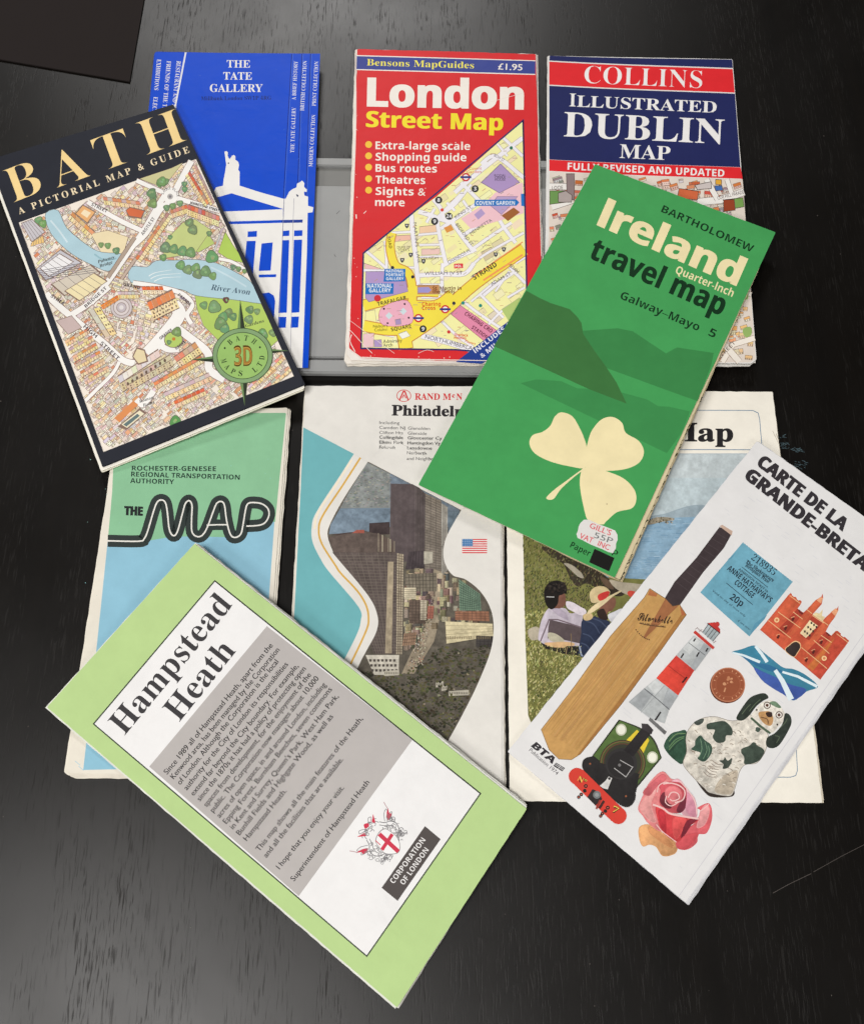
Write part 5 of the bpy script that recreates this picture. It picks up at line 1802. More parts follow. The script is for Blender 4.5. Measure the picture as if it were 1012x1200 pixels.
tl.text('Paper', ziC(592, 668), ziC(663, 703), 7.4, DGN, 'bold', -0.008)
tl.text('p', ziC(750, 690), ziC(768, 698), 7.6, DGN, 'plain', 0.012)
tl.poly(ziC((684, 674), (758, 708), (738, 758), (664, 724)), (30, 30, 28))
stk = L.part('price_sticker', M_MATT, 'white paper price sticker with red and grey lettering')
SP = []
cx_, cy_ = 695, 626
for (x, y) in ((625, 592), (632, 578), (645, 566), (662, 566), (680, 574), (700, 583), (720, 590), (740, 598), (760, 606), (769, 622), (770, 640), (764, 654), (763, 672), (752, 690), (735, 686), (715, 676), (695, 668), (675, 660), (655, 650), (636, 640), (622, 634), (617, 620), (623, 606)):
    SP.append(ziC(x, y))
stk.slab(SP, -0.12, 0.10, (222, 220, 216))
stk2 = L.part('sticker_lettering', M_MATT, None, stk)
stk2.base = 0.00012
for s, a, b, h, c in (("GILL'S", (664, 596), (742, 626), 6.4, (216, 84, 92)), ('55P', (680, 632), (748, 656), 6.6, (120, 124, 124)), ('VAT', (626, 634), (675, 654), 6.4, (216, 84, 92)), ('INC', (694, 662), (736, 680), 6.2, (216, 84, 92))):
    stk2.text(s, ziC(*a), ziC(*b), h, c, 'plain', 0.012)
tl.ell(ziC(730, 508), .8, (180, 160, 120))

# ================================================================== HAMPSTEAD leaflet
q = [(228, 637), (617, 948), (465, 1181), (55, 829)]
L = Leaf('heath_leaflet', q, (9.6, 8.8, 3.0, 4.8), 'pale green leaflet with a grey text panel and red cross crest',
         'leaflet', (0, (('sin', 0.4, 0.8, 0.2), ('pow', 1.2, -3))), M_MATT)
zh1, zh2, zh3, zcr = zoomf(50, 630, 3.373), zoomf(180, 740, 3.892), zoomf(320, 850, 3.373), zoomf(410, 960, 8.433)
LGN = (181, 208, 141)
pg = L.part('folded_pages', M_PAGE)
pg.slab([(232, 637), (616, 941), (614, 948), (467, 1182), (464, 1181), (56, 830)], 2.2, 0.4, (216, 214, 206), (190, 196, 170), 0.5)
pg.slab([(231, 637), (617, 943), (615, 948), (466, 1181), (56, 830)], 1.2, 0.4, (222, 220, 212), (140, 150, 116), 0.5)
pg.slab([(229, 636), (617, 945), (616, 948), (463, 1182.5), (53, 829.5)], 0.5, 0.35, (226, 226, 218), (228, 228, 222), 0.3)
pc = L.part('front_cover')
pc.slab(rounded(q, 1.5), 0.0, 0.3, LGN, (222, 232, 200), 0.15)
pn = L.part('text_panel')
Pq = [zh1(680, 170), zh3(820, 270), zh3(370, 915), zh1(200, 737)]
OUT = (64, 72, 60)
pn.poly(Pq, OUT)
pi = inset(Pq, 1, 1, 1, 1)
pn.poly(pi, (234, 233, 232))
g0, g1 = zh1(886, 350), zh1(421, 906)
g2, g3 = zh3(550, 58), zh3(101, 676)
pn.poly([g0, g2, g3, g1], (182, 177, 174))
pn.line([Pq[0], Pq[1], Pq[2], Pq[3], Pq[0], Pq[1]], 1.1, OUT)
tl = L.part('title_lettering')
INK = (62, 60, 62)
tl.text('Hampstead', zh1(325, 783), zh1(752, 268), 27.0, INK, 'serif', -0.002, res=6)
tl.text('Heath', zh1(541, 730), zh1(765, 450), 27.0, INK, 'serif', -0.002, res=6)
bt = L.part('body_lettering')
for s, a, b in (('Since 1989 all of Hampstead Heath, apart from the', (62, 655), (545, 66)), ('Kenwood area, has been managed by the Corporation', (92, 676), (576, 86)), ('of London. Although the Corporation is the local', (122, 702), (571, 140)), ('authority for the City of London its responsibilities', (152, 727), (615, 152)),
                ('extend far beyond the City boundary. For example,', (183, 752), (662, 160)), ('since the 1870s it has had a policy of protecting open', (212, 777), (696, 172)), ('spaces from development, for the enjoyment of the', (242, 803), (720, 200)), ('public. The Corporation now manages about 10,000', (272, 828), (755, 216)),
                ('acres of open space, in and around London, including', (302, 853), (788, 245)), ('Epping Forest, Burnham Beeches, seven commons', (332, 880), (815, 266)), ('in Kent and Surrey, Queen\'s Park, West Ham Park,', (363, 905), (845, 298)), ('Bunhill Fields and Highgate Wood, as well as', (393, 932), (820, 390)),
                ('Hampstead Heath.', (425, 958), (608, 730)), ('This map shows all the main features of the Heath,', (482, 1006), (955, 400)), ('and all the facilities that are available.', (515, 1035), (866, 586)), ('I hope that you enjoy your visit.', (575, 1087), (870, 715)), ('Superintendent of Hampstead Heath', (641, 1142), (985, 690))):
    bt.text(s, zh2(*a), zh2(*b), 6.4, (32, 30, 32), 'plain', 0.012)
bx = L.part('nameplate')
bx.poly(zcr((740, 70), (895, 200), (470, 810), (312, 680)), (84, 78, 76))
bx.text('CORPORATION', zcr(433, 642), zcr(748, 210), 6.4, (232, 230, 228), 'bold', -0.008)
bx.text('OF LONDON', zcr(533, 655), zcr(780, 308), 6.4, (232, 230, 228), 'bold', -0.008)
cr = L.part('crest_emblem')
GY = (122, 120, 122)
RDC = (204, 60, 82)
random.seed(21)
cc0 = np.array(zcr(330, 190))
ax = np.array([math.cos(math.radians(-55)), math.sin(math.radians(-55))])     # leaflet's reading direction
ay = np.array([ax[1], -ax[0]])                                                  # up on the leaflet


def cpt(x, y):
    return tuple(cc0 + ax * x + ay * y)


def curl(x, y, r, a0, a1, w=.7, c=GY, k=.6):
    cr.line([cpt(x + r * (1 - k * t) * math.cos(a0 + (a1 - a0) * t), y + r * (1 - k * t) * math.sin(a0 + (a1 - a0) * t)) for t in np.linspace(0, 1, 14)], w, c)


for sgn in (-1, 1):
    # supporting dragon: body, wing, tail and claws in fine line
    cr.line([cpt(sgn * x, y) for x, y in ((13, 15), (16, 9), (21, 5), (23, -2), (19, -9), (13, -12), (8, -17))], 1.0, GY, smooth=5)
    cr.line([cpt(sgn * x, y) for x, y in ((10, 13), (13, 7), (17, 2), (18, -4), (15, -8), (10, -12))], .8, GY, smooth=5)
    cr.line([cpt(sgn * x, y) for x, y in ((17, 10), (24, 16), (30, 17), (27, 12), (31, 10), (26, 7), (22, 6))], .7, GY, smooth=4)
    cr.spoly([cpt(sgn * x, y) for x, y in ((20, 8), (25, 13), (32, 16), (28, 11.5), (29, 9), (24, 7))], RDC)
    cr.line([cpt(sgn * x, y) for x, y in ((31, 15), (33, 20), (35, 24))], .7, (170, 120, 126))
    for i in range(26):
        curl(sgn * random.uniform(11, 27), random.uniform(-17, 10), random.uniform(1.4, 3.6), random.uniform(0, 6), random.uniform(7, 10), random.uniform(.5, .8))
    cr.line([cpt(sgn * x, y) for x, y in ((12, 15), (11, 19), (8, 21), (11, 23), (14, 20))], .8, GY, smooth=4)
    cr.spoly([cpt(sgn * x, y) for x, y in ((9, 18), (13, 22), (16, 26), (12, 24), (8, 22))], RDC)
    cr.line([cpt(sgn * x, y) for x, y in ((4, 24), (9, 28), (12, 26), (9, 24), (6, 22))], .7, GY, smooth=4)
for i in range(26):
    curl(random.uniform(-20, 20), random.uniform(-20, -12), random.uniform(1.2, 3), random.uniform(0, 6), random.uniform(7, 11), .6)
for i in range(14):
    curl(random.uniform(-8, 8), random.uniform(15, 25), random.uniform(1.4, 3), random.uniform(0, 6), random.uniform(7, 10), .7, (128, 126, 128))
cr.spoly([cpt(x, y) for x, y in ((-3, 24), (0, 28), (4, 25), (2, 22))], RDC)
random.seed(22)
shd = zcr((250, 215), (285, 130), (345, 92), (400, 120), (460, 170), (492, 240), (494, 300), (470, 340), (400, 350), (340, 340), (290, 290))
cr.poly(smooth_path(shd, 4, True), (150, 146, 146))
sc_ = np.mean(shd, 0)
cr.poly(smooth_path([lerp(sc_, p, .94) for p in shd], 4, True), (238, 237, 236))
cr.line(zcr((288, 148), (478, 322)), 5.0, RDC)
cr.line(zcr((418, 150), (315, 305)), 4.2, RDC)
cr.line(zcr((252, 212), (300, 258)), 1.0, RDC)

# ================================================================== CARTE DE LA GRANDE-BRETAGNE
tr_ = None
A = at([(887, 517), (803, 1057), (595, 880)], 0.005)
W_ = A[0] + A[1] - A[2]
d_ = np.linalg.inv(RC) @ (W_ - CAM)
tr_ = (CX + FPX * d_[0] / -d_[2], CY - FPX * d_[1] / -d_[2])
q = [(887, 517), tr_, (803, 1058), (595, 881)]
L = Leaf('tourist_map', q, (6.4, 5.4, 4.6, 5.2), 'white tourist map printed with a cricket bat, lighthouse, china dog and rose',
         'folded map', (0, (('sin', 0.3, 1.0, 0.4), ('fold', 0.25, 0.55, 0.03))), M_MATT)
zk, zt2, zc, zl, ze, zdg = zoomf(590, 600, 2.398), zoomf(800, 620, 4.774), zoomf(880, 680, 7.667), zoomf(735, 715, 7.74), zoomf(650, 840, 5.06), zoomf(770, 780, 5.953)
PWH = (227, 226, 225)
pg = L.part('folded_pages', M_PAGE)
ex = lambda f, g: [(887 + g, 517), (tr_[0] + f, tr_[1] + f), (803 + f, 1058 + f), (595 + g, 881)]
pg.slab(rounded(ex(3.5, 1), 2), 1.6, 0.35, (216, 216, 218), (196, 196, 200), 0.5)
pg.slab(rounded(ex(2.2, 0), 2), 0.8, 0.35, (222, 222, 224), (176, 176, 182), 0.5)
pg.slab(rounded(ex(1.0, -.6), 2), 0.35, 0.25, (226, 226, 228), (206, 206, 210), 0.4)
pc = L.part('front_cover')
pc.slab(rounded(q, 2), 0.0, 0.25, PWH, (214, 214, 218), 0.25)
a_, b_ = lerp(q[1], q[0], .028), lerp(q[2], q[3], .040)
pc.line([a_, b_], .8, (206, 205, 209))
for i in range(260):     # print of the other side showing faintly through the thin paper
    u, v = random.uniform(.06, .9), random.uniform(.05, .95)
    a = quad_uv(q, u, v)
    b = quad_uv(q, u + random.uniform(.01, .05), v)
    pc.line([a, b], random.uniform(.5, .9), (218, 218, 220))

tl = L.part('title_lettering')
BLK = (52, 48, 52)
tl.text('CARTE DE LA', zs(573, 360), zs(926, 634), 14.6, BLK, 'bold', 0.022, fat=1.3)
tl.text('GRANDE-BRETAGNE', zs(522, 413), zs(1143, 898), 14.8, BLK, 'bold', 0.022, fat=1.3)
tl.text('BTA', zoomf(560, 860, 8.433)(522, 122), zoomf(560, 860, 8.433)(735, 300), 7.6, BLK, 'bi', 0.03, shear=.15)
zb = zoomf(560, 860, 8.433)
tl.poly(zb((770, 285), (858, 340), (830, 372), (742, 318)), BLK)
tl.line(zb((768, 296), (845, 345)), .6, PWH)
tl.line(zb((758, 308), (838, 358)), .6, PWH)
tl.line(zb((818, 312), (790, 345)), .6, PWH)
tl.text('Publication 1974', zb(500, 168), zb(775, 410), 4.4, (84, 80, 84), 'plain', 0.004)
# cricket bat
bat = L.part('bat_picture', M_ART)
bat.tonal = (0.06, 0.05)
hp = zs((430, 608), (480, 650), (330, 790), (234, 905), (205, 880), (300, 760), (360, 690))
bat.poly([zk(606, 42), zk(640, 62), zk(618, 102), zk(560, 170), zk(495, 262), zk(474, 268), zk(450, 246), zk(480, 196), zk(540, 130), zk(582, 74)], (64, 54, 56))
for i in range(11):
    a, b = lerp(zk(606, 42), zk(470, 210), i / 11), lerp(zk(640, 60), zk(510, 240), i / 11)
    bat.line([lerp(a, b, .1), lerp(a, b, .95)], .35, (88, 78, 80))
bat.poly([zk(606, 40), zk(614, 36), zk(643, 54), zk(640, 66)], (196, 168, 150))
bl = [zk(410, 216), zk(432, 230), zk(452, 243), zk(474, 266), zk(494, 262), zk(512, 289), zk(440, 390), zk(330, 540), zk(215, 680), zk(190, 696), zk(155, 694), zk(128, 668), zk(106, 612), zk(200, 490), zk(300, 350), zk(396, 240)]
bat.line(bl, 1.2, (126, 96, 60), closed=True)
bat.poly(bl, (196, 152, 92))
random.seed(5)
for i in range(150):     # grain along the blade
    t = random.random()
    s0 = random.uniform(0, .8)
    s1 = min(.99, s0 + random.uniform(.15, .6))
    a = lerp(zk(400, 240), zk(508, 292), t)
    b = lerp(zk(108, 618), zk(212, 678), t)
    P = [lerp(a, b, s0), lerp(a, b, s1)]
    if all(inside(p, bl) for p in P):
        bat.line(P, random.uniform(.3, .9), jc(random.choice(((190, 146, 88), (200, 158, 100), (186, 142, 86), (197, 153, 95))), 3))
e0, e1 = zk(508, 292), zk(212, 680)
bat.poly([zk(512, 289), zk(440, 390), zk(330, 540), zk(214, 681), zk(206, 684), zk(322, 532), zk(432, 382), zk(500, 286)], (166, 118, 66))
bat.poly([zk(454, 244), zk(474, 266), zk(492, 262), zk(396, 356), zk(392, 352)], (158, 104, 68))
bat.poly([zk(410, 218), zk(432, 231), zk(428, 238), zk(405, 234)], (176, 110, 70))
bat.poly([zk(494, 264), zk(511, 289), zk(500, 292)], (176, 104, 66))
bat.text('Silverbelle', zl(92, 96), zl(398, 134), 9.5, (62, 44, 34), 'serif', 0, up=(.25, -1)) if False else bat.text('Silverbelle', zl(88, 92), zl(404, 128), 9.5, (58, 42, 34), 'script', 0.015)
bat.line(zl((106, 120), (200, 140), (340, 156)), .9, (84, 62, 46))
bat.text('CLUB SPECIAL', zl(110, 126), zl(350, 160), 2.0, (84, 62, 46), 'sans')
for i in range(9):
    t = i / 8
    p = zl(76 + 118 * t, 180 + 88 * t + 18 * math.sin(t * 3.1))
    bat.ell(p, .8, (80, 58, 44), n=6)
# ticket
tk = L.part('ticket_picture', M_ART)
tk.tonal = (0.05, 0.05)
T4 = [zk(672, 85), zk(812, 196), zk(690, 350), zk(552, 226)]
tk.poly(T4, (110, 166, 186))
for i in range(22):
    p = lerp(T4[0], T4[1], (i + .5) / 22)
    tk.ell((p[0] + .3, p[1] - .3), .95, PWH, n=8)
tk.poly([zt2(370, 600), zt2(455, 505), zt2(470, 480), zt2(400, 530)], (92, 148, 172))
tk.poly([zt2(250, 170), zt2(300, 130), zt2(270, 165)], (92, 148, 172))
IK = (34, 44, 56)
for s, a, b, h, st, o_ in (('218935', (378, 168), (506, 262), 8.0, 'serif', -.01), ('The Shakespeare', (348, 188), (502, 298), 4.4, 'serif', .01), ('Birthplace Trust', (346, 208), (476, 304), 4.4, 'serif', .01), ('ADMISSION TICKET to', (308, 228), (470, 356), 2.8, 'bold', 0), ("ANNE HATHAWAY'S", (244, 226), (484, 414), 6.6, 'bold', .004), ('COTTAGE', (284, 306), (386, 388), 6.6, 'bold', .004), ('20p', (258, 390), (325, 436), 8.0, 'bold', 0), ('Valid on day of issue only', (162, 348), (346, 494), 2.6, 'sans', 0), ('£ see over', (306, 516), (372, 568), 2.6, 'sans', 0)):
    tk.text(s, zt2(*a), zt2(*b), h, IK, st, o_)
for a, b in (((328, 212), (474, 326)), ((242, 302), (390, 424))):
    tk.line(zt2(a, b), .7, IK)
# castle
ca_ = L.part('castle_picture', M_ART)
ca_.tonal = (0.12, 0.10)
BR_, BD, BLt = (198, 88, 62), (170, 66, 50), (222, 124, 84)
ca_.poly(zc((78, 445), (335, 130), (352, 115), (365, 125), (362, 140), (380, 155), (392, 148), (408, 160), (404, 172), (424, 185), (436, 178), (453, 190), (445, 215), (415, 255), (445, 285), (470, 290), (500, 262), (575, 180), (600, 165),
            (628, 150), (640, 120), (645, 155), (632, 215), (548, 310), (640, 370), (655, 345), (720, 285), (770, 255), (782, 230), (780, 275), (750, 330), (700, 400), (668, 462), (718, 498), (758, 455), (775, 455), (805, 480), (800, 495), (828, 515), (838, 508), (878, 545), (840, 600), (618, 895), (380, 692), (300, 632)), BR_)
for pts, c in ((((352, 125), (440, 195), (300, 350), (200, 340), (240, 280)), (206, 96, 66)), (((415, 255), (470, 295), (300, 500), (230, 450), (330, 350)), BD), (((575, 180), (625, 205), (420, 440), (260, 590), (330, 500)), (204, 98, 66)), (((620, 150), (645, 160), (625, 210), (585, 180)), (226, 160, 120)), (((760, 250), (780, 275), (755, 325), (715, 285)), (226, 160, 120)),
               (((712, 290), (752, 330), (520, 640), (450, 600), (640, 380)), (204, 98, 66)), (((548, 318), (640, 380), (520, 540), (440, 500)), BD), (((670, 462), (720, 500), (560, 700), (500, 640)), BD), (((750, 520), (700, 560), (500, 780), (560, 820)), (196, 110, 60)), (((770, 470), (870, 545), (620, 890), (540, 830), (700, 640)), (190, 76, 58))):
    ca_.poly(zc(*pts), c)
CM = (236, 190, 140)
for a, b in (((345, 138), (440, 210)), ((240, 285), (440, 430)), ((152, 362), (355, 522)), ((375, 285), (460, 350)), ((548, 318), (650, 385)), ((500, 265), (545, 300)), ((640, 370), (690, 405)), ((560, 540), (700, 660)), ((450, 605), (680, 795)), ((625, 495), (720, 560)), ((765, 480), (868, 560))):
    ca_.line(zc(a, b), .8, CM)
ca_.poly(zc((548, 310), (580, 290), (612, 300), (640, 262), (634, 320), (660, 330), (640, 372)), (226, 206, 160))
ca_.poly(zc((525, 358), (598, 410), (490, 520), (436, 476)), (236, 214, 170))
for k in range(3):
    for j in range(3):
        c = zc(540 + k * 22 - j * 30, 385 + k * 18 + j * 38)
        ca_.poly([(c[0] - 1.2, c[1] - 1), (c[0] + .8, c[1] - 1.6), (c[0] + 1.2, c[1] + 1), (c[0] - .8, c[1] + 1.6)], (70, 56, 50))
ca_.poly(smooth_path(zc((300, 630), (340, 580), (390, 545), (435, 560), (445, 600), (420, 650), (378, 692)), 4, True), CM)
ca_.poly(smooth_path(zc((306, 630), (345, 585), (390, 555), (428, 568), (438, 604), (412, 650), (378, 688)), 4, True), (58, 48, 46))
for p in ((372, 350), (306, 432), (240, 508), (626, 558), (556, 645), (492, 718)):
    ca_.poly(zc((p[0] - 16, p[1] + 8), (p[0] + 4, p[1] - 20), (p[0] + 18, p[1] - 8), (p[0] + 2, p[1] + 22)), (90, 40, 34))
    ca_.line(zc((p[0] - 18, p[1] - 12), (p[0] + 16, p[1] - 24)), .5, CM)
for p in ((228, 358), (654, 702)):
    ca_.ell(zc(*p), 3.0, (240, 206, 150))
    ca_.ell(zc(*p), 1.6, (214, 130, 90))
for p in ((430, 275), (440, 290), (455, 300), (680, 480), (696, 492)):
    ca_.ell(zc(*p), 1.3, (100, 44, 40), n=6)
# flag
fl_ = L.part('saltire_picture', M_ART)
fl_.tonal = (0.14, 0.05)
fl_.poly(smooth_path(zt2((272, 690), (330, 672), (400, 652), (450, 690), (500, 730), (560, 775), (620, 785), (690, 820), (755, 882), (690, 910), (620, 960), (560, 925), (500, 890), (440, 845), (390, 770), (330, 715)), 4, True), (62, 128, 154))
fl_.poly(smooth_path(zt2((395, 775), (450, 800), (520, 830), (600, 870), (690, 900), (620, 958), (560, 925), (500, 890), (440, 845)), 4, True), (66, 92, 164))
fl_.poly(smooth_path(zt2((330, 700), (400, 745), (480, 760), (560, 800), (500, 800), (420, 770), (350, 730)), 4, True), (52, 110, 150))
WFL = (222, 236, 240)
fl_.line(zt2((405, 655), (440, 700), (470, 745)), 3.4, WFL, w1=4.0)
fl_.line(zt2((515, 790), (555, 850), (605, 955)), 4.4, WFL, w1=7)
fl_.line(zt2((275, 692), (340, 708), (430, 745)), 2.0, WFL, w1=3.2)
fl_.line(zt2((555, 800), (640, 825), (750, 882)), 2.6, WFL, w1=3.4)
# lighthouse
lh = L.part('lighthouse_picture', M_ART)
lh.tonal = (0.14, 0.07)
G1, G2, G3 = (184, 188, 188), (164, 168, 170), (204, 207, 206)
lh.poly(zl((10, 835), (150, 712), (260, 620), (460, 775), (375, 910), (335, 1030), (200, 980)), G1)
lh.poly(zl((10, 835), (150, 712), (235, 760), (120, 920)), G2)
lh.poly(zl((370, 700), (460, 775), (375, 910), (310, 850)), G2)
lh.poly(zl((180, 690), (260, 620), (330, 680), (250, 770)), G3)
lh.line(zl((152, 714), (270, 810), (378, 905)), .9, (90, 92, 94))
lh.line(zl((330, 690), (120, 930)), .5, (150, 154, 156))
lh.poly(zl((440, 412), (606, 545), (458, 775), (260, 618)), (216, 72, 58))
lh.poly(zl((440, 412), (606, 545), (560, 620), (370, 508)), (204, 66, 56))
lh.line(zl((370, 508), (520, 620)), .7, (150, 44, 40))
lh.poly(zl((600, 232), (762, 345), (610, 552), (440, 412)), G1)
lh.poly(zl((690, 300), (762, 345), (610, 552), (570, 520)), G2)
lh.poly(zl((600, 240), (660, 285), (560, 400), (500, 350)), G3)
lh.line(zl((552, 296), (700, 410)), .7, (100, 102, 104))
for p, w in (((606, 272), 14), ((718, 362), 16), ((636, 404), 20), ((495, 415), 20)):
    lh.line(zl((p[0] - w * .6, p[1] + w), (p[0] + w * .6, p[1] - w)), 1.8, (48, 46, 48))
lh.line(zl((495, 660), (538, 608)), 2.0, (70, 34, 34))
lh.line(zl((250, 1000), (300, 925)), 2.0, (48, 46, 48))
lh.poly(zl((205, 975), (355, 1105), (335, 1132), (190, 1000)), (112, 112, 112))
lh.line(zl((604, 196), (780, 348)), 3.4, (196, 66, 58))
for a in ((612, 175), (648, 195), (720, 250), (775, 300)):
    lh.line(zl(a, (a[0] + 26, a[1] - 18)), .7, (150, 130, 130))
lh.line(zl((630, 165), (700, 215)), .6, (150, 130, 130))
lh.poly(zl((735, 125), (835, 205), (770, 285), (678, 205)), (166, 176, 178))
for k in range(5):
    lh.line([lerp(zl(735, 125), zl(835, 205), k / 4), lerp(zl(678, 205), zl(770, 285), k / 4)], .8, (84, 86, 90))
lh.poly(zl((725, 120), (790, 112), (838, 175), (838, 212)), (190, 56, 52))
lh.line(zl((722, 122), (838, 212)), 1.0, (60, 46, 46))
lh.ell(zl(812, 130), 2.8, (186, 58, 54))
# coin
cn = L.part('coin_picture', M_ART)
cn.tonal = (0.10, 0.08)
Cc = zdg(492, 134)
cn.ell((Cc[0] - .8, Cc[1] + 1.2), 20.6, (104, 56, 38), n=40)
cn.ell(Cc, 20.2, (190, 124, 92), n=40)
cn.ell(Cc, 19.0, (150, 84, 58), n=40)
cn.ell(Cc, 14.6, (166, 98, 70), n=40)
cn.ell(Cc, 14.0, (148, 82, 56), n=40)
for i in range(20):
    a = math.radians(i * 18)
    p = (Cc[0] + 16.6 * math.cos(a), Cc[1] + 16.6 * math.sin(a))
    if i % 5:
        cn.line([(p[0] - 1.1 * math.cos(a), p[1] - 1.1 * math.sin(a)), (p[0] + 1.1 * math.cos(a), p[1] + 1.1 * math.sin(a))], 1.0, (206, 146, 110))
for i in range(9):
    p = (Cc[0] + .5 + random.uniform(-5, 5), Cc[1] - 4 + random.uniform(-4.5, 4))
    cn.ell(p, random.uniform(.8, 2), random.choice(((206, 148, 110), (190, 128, 92))), n=8)
cn.line(zdg((475, 155), (465, 185)), 1.6, (206, 148, 110))
# china dog
dg = L.part('china_dog_picture', M_ART)
dg.tonal = (0.13, 0.15)
DGN_, DG2 = (66, 78, 68), (50, 58, 51)
IV = (212, 206, 194)
dg.poly(smooth_path(zdg((200, 455), (150, 458), (90, 480), (45, 555), (70, 610), (120, 660), (170, 688), (200, 640), (210, 540)), 5, True), (54, 84, 66))
for k in range(5):
    dg.line(zdg((195 - k * 4, 475 + k * 10), (130, 480 + k * 18), (80, 530 + k * 20)), .9, random.choice(((104, 136, 92), (40, 60, 50), (120, 146, 100))), smooth=4)
body = smooth_path(zdg((200, 500), (230, 430), (300, 375), (400, 358), (500, 385), (570, 380), (640, 340), (700, 420), (770, 480), (762, 560), (740, 620), (690, 680), (610, 692), (572, 740), (555, 800), (530, 880), (500, 915), (380, 915), (330, 880), (270, 800), (215, 740), (180, 680), (205, 600)), 5, True)
dg.line(body, 1.0, (120, 108, 96), closed=True)
dg.poly(body, IV)
dg.poly(smooth_path(zdg((440, 790), (540, 730), (560, 760), (530, 870), (500, 900), (400, 880)), 4, True), (182, 170, 152))
dg.poly(smooth_path(zdg((272, 805), (330, 860), (370, 890), (500, 912), (535, 875), (520, 915), (380, 918), (320, 875)), 4, True), (58, 50, 44))
for i in range(170):
    x, y = random.uniform(210, 720), random.uniform(400, 860)
    p0 = zdg(x, y)
    a = random.uniform(-.5, .9)
    P = [p0, (p0[0] + 2.2 * math.cos(a), p0[1] + 2.2 * math.sin(a) - .8), (p0[0] + 4.4 * math.cos(a), p0[1] + 4.4 * math.sin(a))]
    if all(inside(p, body) for p in P):
        dg.line(P, random.uniform(.5, 1.0), random.choice(((156, 142, 126), (232, 228, 218), (140, 128, 114), (176, 164, 150))), smooth=3, lay=L.n + random.random())
L.n += 1
for k in range(6):
    dg.line(zdg((320 + k * 14, 740 - k * 14), (350 + k * 14, 770 - k * 16), (385 + k * 14, 780 - k * 18)), .7, (130, 112, 100), smooth=4)
for pts, c in ((((345, 410), (400, 395), (470, 390), (520, 440), (520, 485), (480, 490), (470, 530), (420, 540), (385, 500), (400, 450), (350, 445)), DGN_), (((265, 520), (300, 488), (330, 520), (375, 555), (378, 610), (330, 670), (280, 650), (300, 610), (235, 585), (260, 560)), (60, 84, 70)),
               (((590, 580), (640, 560), (670, 535), (700, 560), (735, 580), (745, 610), (700, 670), (610, 690), (605, 640), (585, 610)), DGN_), (((430, 665), (460, 660), (470, 640), (490, 665), (520, 645), (515, 680), (490, 715), (455, 720), (460, 690)), (66, 74, 66)), (((255, 395), (320, 370), (315, 400), (280, 418)), (76, 84, 78)), (((690, 430), (720, 440), (705, 465), (685, 455)), (70, 84, 74))):
    dg.poly(smooth_path(zdg(*pts), 4, True), c)
for a in (((300, 510), (310, 580), (290, 640)), ((330, 530), (345, 590), (320, 650)), ((355, 560), (362, 600), (350, 640))):
    dg.line(zdg(*a), .7, (120, 150, 120), smooth=4)
head = smooth_path(zdg((655, 360), (690, 300), (735, 255), (800, 245), (860, 290), (890, 340), (890, 380), (850, 420), (800, 470), (740, 440)), 5, True)
dg.poly(head, (222, 216, 204))
dg.poly(smooth_path(zdg((780, 262), (820, 250), (862, 290), (840, 296)), 4, True), (110, 134, 108))
dg.poly(smooth_path(zdg((550, 370), (580, 310), (640, 230), (700, 200), (750, 195), (775, 225), (740, 245), (690, 285), (640, 350), (590, 385)), 5, True), DG2)
dg.poly(smooth_path(zdg((890, 335), (925, 350), (935, 400), (905, 470), (850, 555), (800, 578), (760, 560), (765, 505), (820, 470), (870, 410)), 5, True), DG2)
for a in (((590, 340), (620, 300), (650, 270)), ((640, 320), (680, 270), (720, 235)), ((820, 490), (850, 500), (830, 540)), ((850, 440), (890, 400), (905, 370))):
    dg.line(zdg(*a), .8, (92, 106, 84), smooth=4)
dg.line(zdg((652, 365), (720, 425), (788, 475)), 2.6, (78, 96, 76))
dg.poly(smooth_path(zdg((705, 330), (740, 320), (790, 325), (808, 380), (790, 420), (750, 410), (715, 370)), 4, True), (190, 146, 98))
dg.poly(smooth_path(zdg((755, 330), (795, 325), (800, 355), (770, 360)), 3, True), (60, 44, 38))
dg.line(zdg((720, 360), (765, 375), (772, 410)), .9, (90, 60, 44), smooth=4)
for p in ((765, 278), (848, 345)):
    dg.ell(zdg(*p), 4.2, (80, 60, 54))
    dg.ell(zdg(*p), 3.2, (232, 226, 216))
    dg.ell(zdg(*p), 1.8, (90, 60, 48))
for p in ((692, 310), (836, 412)):
    dg.ell(zdg(*p), 1.1, (50, 44, 42))
# locomotive front
en = L.part('locomotive_picture', M_ART)
en.tonal = (0.12, 0.07)
OL, BK2 = (84, 108, 58), (44, 42, 42)
en.poly(zk(*[(300, 592), (330, 584), (380, 600), (430, 650), (444, 690), (412, 740), (340, 828), (222, 720)]), BK2) if False else None
en.poly(smooth_path(ze((378, 18), (440, 40), (520, 75), (590, 140), (632, 245)), 4) + [ze(470, 440), ze(215, 240)], (48, 52, 40))
en.poly(smooth_path(ze((384, 24), (440, 46), (515, 82), (582, 145), (624, 243)), 4) + [ze(470, 425), ze(228, 232)], OL)
en.poly(ze((485, 78), (500, 92), (440, 162), (412, 150)), (222, 196, 60))
en.poly(ze((545, 120), (558, 140), (520, 225), (490, 205)), (222, 196, 60))
for p in ((392, 78), (577, 242)):
    en.ell(ze(*p), 6.4, (196, 198, 176), ry=7)
    en.ell(ze(*p), 4.8, (236, 236, 220), ry=5.4)
cb_ = ze(400, 275)
for r_, c in ((27, (60, 50, 44)), (26, (112, 96, 60)), (24.5, (70, 84, 50)), (23, (104, 62, 50)), (22, (58, 60, 48))):
    en.ell(cb_, r_, c, n=40)
en.poly(smooth_path(ze((165, 262), (200, 240), (240, 245), (300, 310), (400, 390), (470, 440), (475, 490), (445, 532), (400, 532), (330, 480), (270, 420), (170, 320)), 4, True), BK2)
